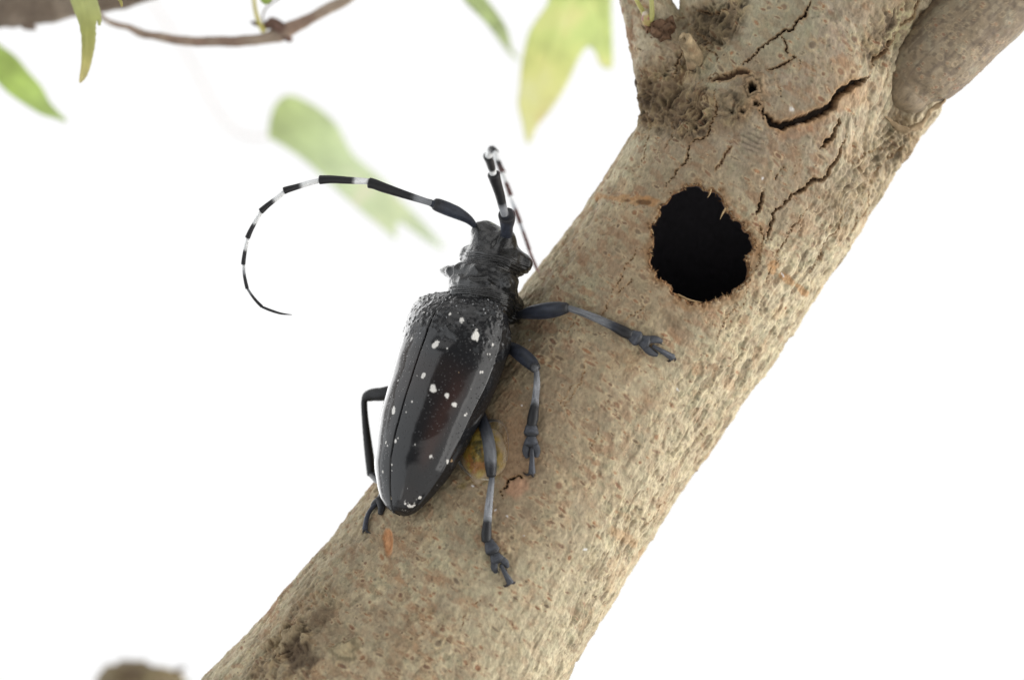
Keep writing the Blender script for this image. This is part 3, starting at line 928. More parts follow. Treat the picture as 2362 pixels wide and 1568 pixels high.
# ---- torn fibres round the hole
def spike(c, d_, L_, r, bend):
    e = c + d_ * L_
    m_ = (c + e) / 2 + bend
    return tube([c, m_, e], [r, r * .75, r * .12], 5, 3, cap=.2)
r5 = random.Random(21)
parts = []; pc = []
npoly = len(hole_r)
for k in range(430):
    i = r5.randrange(npoly); f = r5.random()
    a, b_ = hole_r[i], hole_r[(i + 1) % npoly]
    x, y = a[0] + (b_[0] - a[0]) * f, a[1] + (b_[1] - a[1]) * f
    cx, cy = 1620 - x, 565 - y; L0 = math.hypot(cx, cy); cx, cy = cx / L0, cy / L0
    ox, oy = x - cx * r5.uniform(0, 7), y - cy * r5.uniform(0, 7)
    c, nn = hit(ox, oy, bvh2)
    if c is None or c[1] > .35: continue
    an = math.atan2(cy, cx) + r5.gauss(0, .8)
    d3 = nrm((math.cos(an), r5.uniform(-.35, .5), -math.sin(an)))
    big = r5.random() < .15
    L_ = (r5.uniform(8, 15) if big else r5.uniform(3, 9)) * S; rad = r5.uniform(.7, 2.0) * S * (1.2 if big else 1)
    p_ = spike(c - d3 * .01, d3, L_, rad, np.array([r5.uniform(-1, 1) for _ in range(3)]) * L_ * .15)
    parts.append(p_)
    pc.append(np.tile(np.array(r5.choice(((.25, .14, .065), (.18, .095, .045), (.10, .055, .03), (.34, .23, .12)))), (len(p_[0]), 1)))
V, F, u, ang = join(parts)
o = make_mesh('torn_fibres', V, F, M_wood, tree, np.concatenate(pc)); o['kind'] = 'stuff'
for (a, b_, c_, r) in (((1674, 481), (1667, 492), (1661, 506), 2.6), ((1563, 680), (1590, 692), (1620, 697), 3.2), ((1641, 436), (1637, 448), (1632, 456), 2)):
    pa, _n = hit(*a, tree=bvh2)
    if pa is None or pa[1] > .4: pa = P(a[0], a[1], -30)
    simple_tube('splinter', [pa, pa + P(*b_) - P(*a) + np.array((0, -.02, 0)), pa + P(*c_) - P(*a)], np.array([r, r * .8, .4]) * S, M_wood, tree, (.40, .28, .15), 6, 5)

# ================================================================== BEETLE
beetle = empty('beetle', P(1008, 900, 90), 'black longhorn beetle with white spots and banded antennae clinging to the trunk', 'beetle')
p3 = nrm((0.966, 0, -0.26))
a3 = nrm((0.26, 0.20, 0.966))                  # towards the head
th_b = math.radians(43)
n3 = math.cos(th_b) * np.array((0, -1.0, 0)) - math.sin(th_b) * p3
n3 = nrm(n3 - a3 * (n3 @ a3))                  # dorsal
r3 = np.cross(a3, n3)                          # the beetle's right
OB = P(1008, 900, 0)
E_t = np.array([-226, -219, -210, -198, -170, -125, -75, -25, 50, 125, 195, 245, 270, 285, 293, 296.5])
E_W = np.array([60, 80, 92, 97, 102, 101, 99, 97, 90, 82, 71.5, 53, 40, 27, 15, 4])
E_H = np.array([16, 25, 34, 42, 60, 73, 75, 74, 71, 66, 53, 37.5, 29, 23, 18.5, 15.0])
E_c = np.array([3, 3, 3, 3, 10, 17, 16, 12, 6, 0, -6.5, -9, -9, -8, -8, -8])
rp = r3 @ p3; npj = -(n3 @ p3); tfac = 1 / math.hypot(a3 @ nrm((0.26, 0, 0.966)), 0)
def body_pt(t):
    """axis point t photo units tailwards of the beetle's centre"""
    c = np.interp(t, E_t, E_c)
    return OB - a3 * (np.asarray(t) * S * tfac)[..., None] + p3 * (np.asarray(c) * S)[..., None]
SPOT = [(1065,737,4.5),(1099,771,9),(1005,795,7),(1031,803,2.2),(1136,795,3.2),(1124,816,2),(1130,816,2),(1108,858,2),(1113,858,2),
        (976,867,4.2),(962,866,1.4),(999,898,6.5),(1030,913,5),(1048,933,5.2),(1026,936,1.2),(1075,953,4.2),(950,781,3.6),(937,778,2.2),(896,878,2.4),(918,877,1.7),
        (950,926,2.2),(908,946,5.2),(937,950,1.6),(912,1016,3.4),(918,1010,1.7),(890,1020,2.6),(894,1028,2),(957,1025,2.2),(994,1051,5.2),(988,1057,2.6),
        (1033,1064,4),(1021,1062,1.8),(904,1071,1.9),(904,1085,1.4),(883,1088,2.6),(1008,1118,2.4),(969,1147,3.4),(943,1167,5.2),(935,1161,2.8),(951,1167,3.6),(959,716,4),(978,720,1.8),
        (1038,724,2.8),(984,706,1.6),(1042,748,1.8),(1065,745,2),(955,1165,3),(973,870,1.6),(1020,1060,1.2),(1080,940,1.4)]
M_ely, nt, b = mat_new('wing_case')
Nn, Ln = nt.nodes, nt.links
at = Nn.new('ShaderNodeAttribute'); at.attribute_name = 'albedo'
ar = Nn.new('ShaderNodeAttribute'); ar.attribute_name = 'matte'
Ln.new(at.outputs['Color'], b.inputs['Base Color'])
tc = Nn.new('ShaderNodeTexCoord')
vo = Nn.new('ShaderNodeTexVoronoi'); vo.inputs['Scale'].default_value = 26
Ln.new(tc.outputs['Object'], vo.inputs['Vector'])
mr = Nn.new('ShaderNodeMapRange'); mr.inputs['From Min'].default_value = 0.10; mr.inputs['From Max'].default_value = 0.22
mr.inputs['To Min'].default_value = 0.0; mr.inputs['To Max'].default_value = 1.0
Ln.new(vo.outputs['Distance'], mr.inputs[0])
n5 = Nn.new('ShaderNodeTexNoise'); n5.inputs['Scale'].default_value = 3.0; n5.inputs['Detail'].default_value = 3
Ln.new(tc.outputs['Object'], n5.inputs['Vector'])
ad = Nn.new('ShaderNodeMath'); ad.operation = 'MULTIPLY_ADD'; ad.inputs[1].default_value = 2.2
Ln.new(n5.outputs[0], ad.inputs[0]); Ln.new(mr.outputs[0], ad.inputs[2])
bp = Nn.new('ShaderNodeBump'); bp.inputs['Strength'].default_value = 1.0; bp.inputs['Distance'].default_value = 0.0032
Ln.new(ad.outputs[0], bp.inputs['Height']); Ln.new(bp.outputs[0], b.inputs['Normal'])
mr2 = Nn.new('ShaderNodeMapRange'); mr2.inputs['To Min'].default_value = 0.145; mr2.inputs['To Max'].default_value = 0.75
Ln.new(ar.outputs['Fac'], mr2.inputs[0]); Ln.new(mr2.outputs[0], b.inputs['Roughness'])
b.inputs['Specular IOR Level'].default_value = 0.46

def elytron(side, label):
    nt_, na = 330, 120
    t = np.concatenate([np.linspace(-226, -190, 40), np.linspace(-190, 270, 240)[1:], 270 + 26.5 * np.sin(np.linspace(0, math.pi / 2, 52))[1:]])
    nt_ = len(t)
    W = np.interp(t, E_t, E_W); Hh = np.interp(t, E_t, E_H)
    ker = np.ones(15) / 15
    Wp = np.convolve(np.pad(W, 7, mode='edge'), ker, 'valid'); Hp = np.convolve(np.pad(Hh, 7, mode='edge'), ker, 'valid')
    e_ = sstep(200, 280, t); W = lerp(Wp, W, e_); Hh = lerp(Hp, Hh, e_)
    C = body_pt(t)
    cs = np.interp(t, E_t, E_c); cs2 = np.convolve(np.pad(cs, 20, mode='edge'), np.ones(41) / 41, 'valid')
    C = C + p3 * ((cs2 - cs) * S)[:, None]
    al = np.concatenate([np.linspace(0, .1, 12), np.linspace(.1, math.pi / 2 * 1.0, na - 20)[1:], np.linspace(math.pi / 2, math.pi / 2 * 1.22, 10)[1:]])
    na = len(al)
    sa, ca = np.sin(al), np.cos(al)
    w = W[:, None] * sa[None] / rp
    h = Hh[:, None] * np.sign(ca)[None] * np.abs(ca)[None] ** 0.92 / npj
    arc = W[:, None] * al[None]
    h = h - 2.3 * np.exp(-(arc / 1.4) ** 2)                                # the seam
    w = np.maximum(w, 0.35)
    edge = np.exp(-((al - 1.52) / .05) ** 2)[None]
    w = w + 1.6 * edge * sstep(0, 30, W)[:, None]
    V = C[:, None] + side * r3 * (w * S)[..., None] + n3 * (h * S)[..., None]
    V = V.reshape(-1, 3)
    i, j = np.meshgrid(np.arange(nt_ - 1), np.arange(na - 1), indexing='ij')
    Q = np.stack([i * na + j, (i + 1) * na + j, (i + 1) * na + j + 1, i * na + j + 1], -1).reshape(-1, 4)
    Nv = normals_of(V, Q)
    k = (nt_ // 2) * na + 20
    if Nv[k] @ n3 < 0: Q = Q[:, ::-1].copy(); Nv = -Nv
    T = np.repeat(t, na); AR = arc.ravel(); AL = np.tile(al, nt_)
    # granules on the shoulders
    hh = np.zeros(len(V)); mt = np.zeros(len(V))
    base = sstep(-70, -150, T + 22 * fbm(V * 2.2, 2, 81))
    base_side = sstep(-20, -120, T) * sstep(60, 95, AR)
    base = np.maximum(base, base_side * .8)
    kdt = kdtree.KDTree(len(V))
    for q in range(len(V)): kdt.insert(V[q], q)
    kdt.balance()
    r6 = random.Random(33 + side)
    ids = np.where(base > .15)[0]
    for _ in range(430):
        q = int(ids[r6.randrange(len(ids))])
        if r6.random() > base[q]: continue
        rr = r6.uniform(2.4, 5.2) * S
        hgt = r6.uniform(.5, 1.0) * (2.9 if side > 0 else 1.9) * S * base[q]
        cr = r6.random() < .55
        for co, idx, ds in kdt.find_range(V[q], rr * 1.6):
            v = ds / rr
            g = math.exp(-v * v * 2.2)
            if cr: g = g - 1.1 * math.exp(-v * v * 9)
            hh[idx] = hh[idx] + hgt * g
    hh += base * .005 * fbm(V * 9, 3, 82) 
    hh += .009 * fbm(V * 1.9, 2, 83) + .016 * fbm(V * .9, 2, 84)
    for dx_, dy_, rr_d, dd_ in ((1022, 800, 26, 3.2), (1000, 822, 30, -2.2), (960, 800, 34, 1.6), (1050, 830, 26, -1.6)):
        pd = body_pt(np.array([(dx_ - 1008) * -.26 + (dy_ - 900) * .966]))[0]
        qd = ((dx_ - 1008) * .966 + (dy_ - 900) * .26)
        off = (V - pd); qv = off @ p3 / S; tv = off @ a3 / S
        hh -= dd_ * S * np.exp(-(((qv - qd + np.interp((dx_ - 1008) * -.26 + (dy_ - 900) * .966, E_t, E_c)) ** 2 + tv ** 2) / rr_d ** 2)) * ((off @ n3) > 0)
    V2 = V + Nv * hh[:, None]
    c = np.tile(C3(.0105, .0105, .0115), (len(V), 1))
    brown = sstep(.1, .6, fbm(V * 1.0 + 2, 2, 85)) * .6
    c = lerp(c, C3(.022, .015, .013), brown[:, None])
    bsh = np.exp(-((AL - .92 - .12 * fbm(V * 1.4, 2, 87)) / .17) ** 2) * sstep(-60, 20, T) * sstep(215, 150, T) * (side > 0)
    c = lerp(c, C3(.034, .018, .015), (bsh * .9)[:, None])  # brown reflection painted into the shell colour as a band
    bv = BVHTree.FromPolygons(V2.tolist(), Q.tolist())
    r7 = random.Random(4)
    wn = fbm(V * 16, 3, 86)
    def spot(x, y, r, col, jag=.35):
        cpt, nn = hit(x, y, bv)
        if cpt is None: return
        other = ELY[0] if ELY else None
        for co, idx, ds in kdt.find_range(cpt, r * 1.9 * S):
            w_ = V[idx] - cpt
            al_ = w_ @ a3; d2 = math.sqrt(max(0, w_ @ w_ - al_ * al_))
            v = math.hypot(d2 * 1.12, al_ * .86) / (r * 1.12 * S) + jag * wn[idx]
            k_ = min(1, max(0, (1.12 - v) * 5))
            if k_ > 0: c[idx] = c[idx] + (np.array(col) - c[idx]) * k_; mt[idx] = max(mt[idx], k_); V2[idx] += Nv[idx] * .002 * k_
    wc = (.70, .68, .64)
    for (x, y, r) in SPOT: spot(x, y, r, wc, .8 if r > 3.5 else .4)
    for _ in range(60):
        spot(r7.uniform(870, 1150), r7.uniform(700, 1180), r7.uniform(.5, .9), (.55, .54, .52) if r7.random() < .7 else (.35, .24, .14), .1)
    for _ in range(40):
        yy = r7.uniform(850, 1100); spot(985 - (yy - 900) * .30 + r7.gauss(0, 12), yy, r7.uniform(.45, .7), (.30, .30, .30), .1)
    for _ in range(46):
        spot(r7.uniform(955, 1150), r7.uniform(690, 790), r7.uniform(.7, 1.7), (.42, .43, .44), .9)
    spot(1042, 1062, 3.4, (.45, .30, .16), .2)
    for _ in range(16):   # dusty tail
        spot(r7.uniform(925, 975), r7.uniform(1150, 1178), r7.uniform(.6, 1.5), (.30, .29, .27), .6)
    dust = base * sstep(.25, .6, fbm(V * 14, 2, 88)) * .35
    c = lerp(c, C3(.10, .105, .11), dust[:, None])
    mt = np.maximum(mt, np.maximum(base * .18, .30 * sstep(262, 290, T)))
    ELY.append(bv)
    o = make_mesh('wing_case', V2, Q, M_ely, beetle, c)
    a = o.data.attributes.new('matte', 'FLOAT', 'POINT'); a.data.foreach_set('value', mt.astype(np.float32))
    sol = o.modifiers.new('thickness', 'SOLIDIFY'); sol.thickness = 0.012; sol.offset = -1
    o['label'] = label
    return o
ELY = []
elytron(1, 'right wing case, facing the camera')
elytron(-1, 'left wing case, turned away towards the white background')

# ---- head, pronotum and underside as smooth implicit bodies
def ell(X, c, rad, ax=(r3, a3, n3)):
    w = X - c
    q = np.stack([w @ ax[0] / (rad[0] * S), w @ ax[1] / (rad[1] * S), w @ ax[2] / (rad[2] * S)], 1)
    k0 = np.linalg.norm(q, axis=1) + 1e-9
    k1 = np.linalg.norm(q / (np.asarray(rad) * S), axis=1) + 1e-9
    return k0 * (k0 - 1) / k1
def sph(X, c, r): return np.linalg.norm(X - c, axis=1) - r * S
def union(ds, k):
    d_ = ds[0]
    for e in ds[1:]: d_ = smin(d_, e, k * S)
    return d_
def pron_sdf(X):
    return union([ell(X, P(1108, 700, 44), (88, 36, 66)), ell(X, P(1112, 676, 48), (84, 40, 68)), ell(X, P(1118, 640, 56), (80, 42, 66)),
                  sph(X, P(1066, 636, 98), 24), sph(X, P(1050, 629, 112), 16), sph(X, P(1038, 625, 125), 9), sph(X, P(1030, 623, 134), 5), sph(X, P(1023, 622, 142), 2.5),
                  sph(X, P(1160, 662, 10), 24), sph(X, P(1166, 660, -12), 12), sph(X, P(1170, 660, -30), 4),
                  ell(X, P(1164, 706, 78), (34, 42, 50)), sph(X, P(1184, 722, 62), 22)], 16)
def head_sdf(X):
    d_ = union([ell(X, P(1135, 608, 72), (76, 40, 62)), ell(X, P(1140, 578, 84), (60, 42, 58)), ell(X, P(1128, 550, 92), (36, 36, 46)),
                sph(X, P(1112, 534, 88), 19), sph(X, P(1104, 526, 84), 12), sph(X, P(1122, 524, 92), 12),
                sph(X, P(1164, 562, 62), 26), sph(X, P(1168, 548, 52), 19),
                ell(X, P(1195, 604, 58), (26, 27, 40)), sph(X, P(1211, 607, 50), 13), sph(X, P(1220, 608, 46), 5),
                sph(X, P(1082, 588, 118), 22)], 15)
    g = capsule(X, P(1150, 590, 5), P(1140, 540, 30), 7 * S, 6 * S)
    return np.maximum(d_, -g + 0.0) * 1.0 if False else d_
def body_mesh(name, fn, lo, hi, h, disp, seed, label=None):
    V, Q = sdf_mesh(fn, lo, hi, h)
    V = laplace(V, Q, 2)
    N = normals_of(V, Q)
    V = V + N * disp(V)[:, None]
    c = np.tile(C3(.0105, .0105, .0105), (len(V), 1)) * (1 + .4 * fbm(V * 7, 3, seed))[:, None]
    o = make_mesh(name, V, Q, M_shell, beetle, np.clip(c, .003, .1))
    if label: o['label'] = label
    return o
def axpos(V): return -((V - OB) @ a3) / (S * tfac)      # t coordinate
def disp_pron(V):
    t = axpos(V); s_ = ((V - OB) @ r3) / S; w_ = t + 4 * fbm(V * 2.5, 2, 91) + s_ * .06
    d_ = 2.2 * np.sin(w_ / 8.5 * 2 * math.pi) * sstep(-247, -232, t)
    d_ += 2.0 * np.sin(w_ / 9.0 * 2 * math.pi) * sstep(-284, -300, t)
    mid = sstep(-300, -285, t) * sstep(-236, -250, t)
    d_ += mid * (8.0 * ridged(V * np.array((2.4, 2.4, 3.6)), 2, 92) - 3)
    return S * (d_ + 1.2 * fbm(V * 9, 3, 93))
def disp_head(V):
    t = axpos(V); w_ = t + 5 * fbm(V * 2.5, 2, 94)
    d_ = 2.2 * np.sin(w_ / 8.0 * 2 * math.pi) * sstep(-335, -318, t)
    g = np.exp(-(((V - P(1146, 575, 30)) @ nrm(r3 * 1.0 + a3 * .05)) / (5 * S)) ** 2) * sstep(-330, -350, t)
    return S * (d_ - 5 * g + 2.2 * fbm(V * 4, 2, 95) + .9 * fbm(V * 14, 2, 96))
pl_, ph_ = P(990, 770, -90), P(1260, 570, 240)
body_mesh('pronotum', pron_sdf, (pl_[0], -.6, pl_[2]), (ph_[0], 1.1, ph_[2]), .0115, disp_pron, 97, 'wrinkled black neck shield with a sharp spine on its side')
pl_, ph_ = P(1030, 690, -90), P(1260, 480, 240)
body_mesh('head', head_sdf, (pl_[0], -.5, pl_[2]), (ph_[0], 1.2, ph_[2]), .0105, disp_head, 98)
# scutellum: the small plate between the wing cases
sc = body_pt(np.array([-212.0]))[0] + n3 * 24 / npj * S
V, F, u, ang = tube([sc + a3 * 14 * S, sc, sc - a3 * 13 * S - n3 * 0], np.array([12, 11, 3]) * S, 16, 6, up=n3, flat=.3)
make_mesh('scutellum', V, F, M_shell, beetle, np.tile(C3(.016, .017, .019), (len(V), 1)))
def under(t, r_, n_):
    return body_pt(np.array([float(t)]))[0] + r3 * r_ * S + n3 * n_ * S
def under_sdf(X):
    return union([ell(X, under(-190, 0, -22), (112, 60, 62)), ell(X, under(-110, 0, -24), (122, 90, 74)), ell(X, under(-20, 0, -22), (124, 90, 72)),
                  ell(X, under(80, 0, -8), (104, 100, 50)), ell(X, under(180, 0, 4), (78, 90, 34))], 25)
def disp_under(V):
    t = axpos(V)
    return S * (2.5 * np.sin((t - 20) / 46 * 2 * math.pi) * sstep(10, 40, t) + 1.0 * fbm(V * 8, 3, 99))
c0 = under(0, 0, -30)
ub = body_mesh('abdomen', under_sdf, c0 - np.array((1.0, .95, 1.6)), c0 + np.array((1.0, .95, 1.6)), .018, disp_under, 100)

# ---- limbs
BLACK = C3(.0095, .0095, .011); BLUE = C3(.021, .025, .037); PALE = C3(.25, .26, .28); WHITE = C3(.72, .73, .73); BROWN = C3(.075, .034, .030)
def limb(name, pts, rad, parent, bands, n=16, sub=8, up=None, flat=1.0, cap=.5, streak=.5, seed=0, label=None):
    """pts in photo units; bands: list of (u, colour)"""
    W = [P(*q) for q in pts]
    V, F, u, ang = tube(W, np.asarray(rad, float) * S, n, sub, up, flat, cap)
    us = np.array([b_[0] for b_ in bands]); cs = np.array([b_[1] for b_ in bands])
    uu = u + .035 * fbm(V * 22, 2, seed + 3)
    c = np.stack([np.interp(uu, us, cs[:, k]) for k in range(3)], 1)
    st_ = fbm(np.stack([u * 5, np.cos(ang) * 2.2, np.sin(ang) * 2.2], 1), 3, seed + 1)
    c = np.clip(c * (1 + streak * st_)[:, None], .004, .85)
    V = V + (.0014 * fbm(V * 16, 2, seed + 2))[:, None] * nrm(V - np.repeat(np.array([0]), 1)[0] * 0 - V.mean(0))
    o = make_mesh(name, V, F, M_limb, parent, c)
    if label: o['label'] = label
    return o
def tsurf(x, y, lift):
    """z of the trunk's surface at that place, lifted towards the camera"""
    c, nn = hit(x, y, bvh2)
    return (c[1] / S if c is not None else 230.0) - lift

def tarsus(leg, p1, p2, p3_, lobeA, lobeB, claw0, claw1, hooks, seed, lift=13, w=13):
    """two plates, a heart shaped two lobed plate, the long claw joint and its hooks"""
    def q(p, l): return (p[0], p[1], tsurf(p[0], p[1], l))
    up = np.array((0, -1.0, 0))
    G = C3(.034, .037, .045)
    def plate(a, b_, w0, w1, l0, l1, sd):
        A = q(a, l0); B = q(b_, l1)
        M1 = tuple(A[k] + (B[k] - A[k]) * .45 for k in range(3)); M2 = tuple(A[k] + (B[k] - A[k]) * .85 for k in range(3))
        limb('tarsus_joint', [A, M1, M2, B], [w0 * .75, lerp(w0, w1, .6), w1 * 1.12, w1 * .95], leg, [(0, G * .35), (.25, G * 1.1), (.75, G * 1.45), (.92, G * .6), (1, G * .3)], 18, 6, up, .6, .35, seed=sd)
    plate(p1, p2, w * .92, w * 1.16, lift + 3, lift, seed)
    plate(p2, p3_, w * .92, w * 1.14, lift, lift - 2, seed + 3)
    parts = []
    for lb in (lobeA, lobeB):
        A = q(p3_, lift - 2); B = q(lb, lift - 6)
        dx, dy = lb[0] - p3_[0], lb[1] - p3_[1]
        ox = claw1[0] - claw0[0]; oy = claw1[1] - claw0[1]; lo_ = math.hypot(ox, oy)
        back = (p3_[0] - ox / lo_ * 4, p3_[1] - oy / lo_ * 4)
        A = q(back, lift - 2)
        sd = 1 if (ox * dy - oy * dx) > 0 else -1
        nx_, ny_ = -oy / lo_ * sd, ox / lo_ * sd
        m1 = (p3_[0] + nx_ * w * .72, p3_[1] + ny_ * w * .72)
        lb = (p3_[0] + (lb[0] - p3_[0]) * .92, p3_[1] + (lb[1] - p3_[1]) * .92); B = q(lb, lift - 4)
        m2 = ((m1[0] + lb[0]) / 2 + nx_ * 2.5, (m1[1] + lb[1]) / 2 + ny_ * 2.5)
        parts.append(tube([P(*A), P(*q(m1, lift)), P(*q(m2, lift - 2)), P(*B)], np.array([w * .50, w * .60, w * .62, w * .40]) * S, 14, 6, up, .6, .6))
    V, F, u, ang = join(parts)
    c = np.tile(G, (len(V), 1)) * (1 + .4 * fbm(V * 20, 2, seed + 7))[:, None]
    make_mesh('tarsus_lobes', V, F, M_limb, leg, np.clip(c, .004, .2))
    # a fringe of short dark hairs along both sides of the foot
    hp_ = []; rh = random.Random(seed)
    for (a, b_, wd) in ((p1, p2, w * .95), (p2, p3_, w * .95), (p3_, lobeA, w * .5), (p3_, lobeB, w * .5)):
        for _ in range(16):
            f = rh.random(); x_ = a[0] + (b_[0] - a[0]) * f; y_ = a[1] + (b_[1] - a[1]) * f
            L_ = math.dist(a, b_); sx = rh.choice((-1, 1)); nx_, ny_ = -(b_[1] - a[1]) / L_ * sx, (b_[0] - a[0]) / L_ * sx
            fx, fy = (b_[0] - a[0]) / L_, (b_[1] - a[1]) / L_
            s0 = q((x_ + nx_ * wd * .8, y_ + ny_ * wd * .8), lift * .6); ln = rh.uniform(4, 8)
            s1 = (s0[0] + nx_ * ln * .7 + fx * ln * .7, s0[1] + ny_ * ln * .7 + fy * ln * .7, s0[2] + 3)
            hp_.append(tube([P(*s0), (P(*s0) + P(*s1)) / 2, P(*s1)], np.array([.75, .55, .1]) * S, 4, 2, cap=.2))
    V, F, u, ang = join(hp_)
    hr = make_mesh('hair_fringe', V, F, M_limb, leg, np.tile(BLACK, (len(V), 1))); hr['kind'] = 'stuff'
    A = q(claw0, lift - 1); B = q(claw1, lift - 4)
    M_ = ((A[0] + B[0]) / 2, (A[1] + B[1]) / 2, (A[2] + B[2]) / 2 - 4)
    limb('claw_joint', [A, M_, B], [4.6, 6.0, 8.4], leg, [(0, G), (.6, G * 1.5), (1, G * 1.3)], 14, 8, seed=seed + 11)
    for hk in hooks:
        H0 = (claw1[0], claw1[1], B[2] - 1)
        mid_ = (claw1[0] * .45 + hk[0] * .55 + (hk[2] if len(hk) > 2 else 0), claw1[1] * .45 + hk[1] * .55 + (hk[3] if len(hk) > 3 else 4), B[2] + 2)
        E = (hk[0], hk[1], tsurf(hk[0], hk[1], 1))
        limb('claw', [H0, mid_, E], [4.0, 3.0, .7], leg, [(0, BLACK * 2), (1, C3(.03, .017, .012))], 8, 6, seed=seed + 13)

def tip_z(x, y, l): return (x, y, tsurf(x, y, l))
FEM = [(0, BLACK), (.12, BLACK * 1.4), (.3, BLUE), (.8, BLUE), (.93, BLUE * .8), (1, BLACK * 1.5)]
# right fore leg
lg = limb('leg', [(1186, 728, 60), (1199, 726, 44), (1225, 721, 18), (1258, 717, -15), (1285, 713, -40), (1306, 710, -52)], [13, 9.5, 15.5, 19, 17.5, 13], beetle, FEM, 24, 8, seed=201, label='right foreleg reaching towards the nest hole')
limb('tibia', [(1300, 708, -50), (1312, 711, -50), (1337, 719, -52), (1375, 734, -58), (1412, 751, -68), (1437, 764, tsurf(1437, 764, 17)), (1452, 772, tsurf(1452, 772, 15))], [7, 7.4, 8, 9.2, 10.5, 13, 12], lg,
     [(0, BLUE), (.1, PALE * .45), (.35, PALE * .55), (.62, PALE * .5), (.78, BLUE * .7), (.86, BLACK * 1.3), (1, BLACK)], 18, 8, seed=211)
tarsus(lg, (1449, 770), (1474, 783), (1494, 792), (1528, 787), (1517, 820), (1506, 798), (1551, 824), [(1538, 832), (1556, 833, 4, -1)], 220, w=14)
# right mid leg
lg = limb('leg', [(1152, 786, 52), (1168, 797, 24), (1184, 805, -2), (1203, 818, -34), (1224, 836, -62), (1236, 850, -74)], [12, 11, 15, 17.5, 16.5, 12], beetle, FEM, 24, 8, seed=231, label='right middle leg bent at a sharp knee')
limb('knee', [(1228, 845, -84), (1236, 851, -88)], [9, 8], lg, [(0, BLACK), (1, PALE * .3)], 14, 6, seed=237)
limb('tibia', [(1235, 848, -72), (1238, 862, -72), (1238, 890, -62), (1235, 920, -50), (1232, 944, tsurf(1232, 944, 20)), (1229, 965, tsurf(1229, 965, 16)), (1226, 980, tsurf(1226, 980, 14))], [6, 6.8, 7.8, 8.6, 11, 12.8, 11.5], lg,
     [(0, BLUE), (.12, PALE * .5), (.35, PALE * .9), (.62, PALE * .95), (.70, PALE * .4), (.74, BLACK * 1.3), (1, BLACK)], 18, 8, seed=241)
tarsus(lg, (1226, 974), (1225, 1003), (1225, 1028), (1215, 1056), (1238, 1054), (1227, 1034), (1227, 1090), [(1206, 1089, 0, 5), (1232, 1098)], 250, w=13.5)
# right hind leg
lg = limb('leg', [(1092, 908, 30), (1103, 938, 10), (1112, 965, -20), (1123, 1000, -58), (1130, 1040, -92), (1132, 1075, -116), (1133, 1096, -124)], [9, 10.5, 12.5, 14, 14.5, 13.5, 11], beetle,
          [(0, BLACK), (.25, BLACK * 1.3), (.45, BLUE), (.7, PALE * .42), (.88, PALE * .4), (.93, BLACK * 2), (1, BLACK)], 24, 8, seed=261, label='right hind leg stretched down the trunk')
limb('tibia', [(1134, 1094, -120), (1134, 1108, -120), (1131, 1135, -116), (1127, 1170, -110), (1124, 1205, tsurf(1124, 1205, 20)), (1122, 1228, tsurf(1122, 1228, 16)), (1122, 1246, tsurf(1122, 1246, 14))], [6.5, 7.0, 7.8, 9.0, 10, 12, 11.5], lg,
     [(0, BLUE), (.15, PALE * .5), (.35, PALE * .8), (.66, PALE), (.72, PALE * .4), (.76, BLACK * 1.4), (1, BLACK)], 18, 8, seed=271)
tarsus(lg, (1126, 1244), (1138, 1274), (1149, 1294), (1144, 1321), (1172, 1308), (1155, 1303), (1177, 1343), [(1161, 1349, -2, 5), (1188, 1340, 3, 2)], 280, w=13)
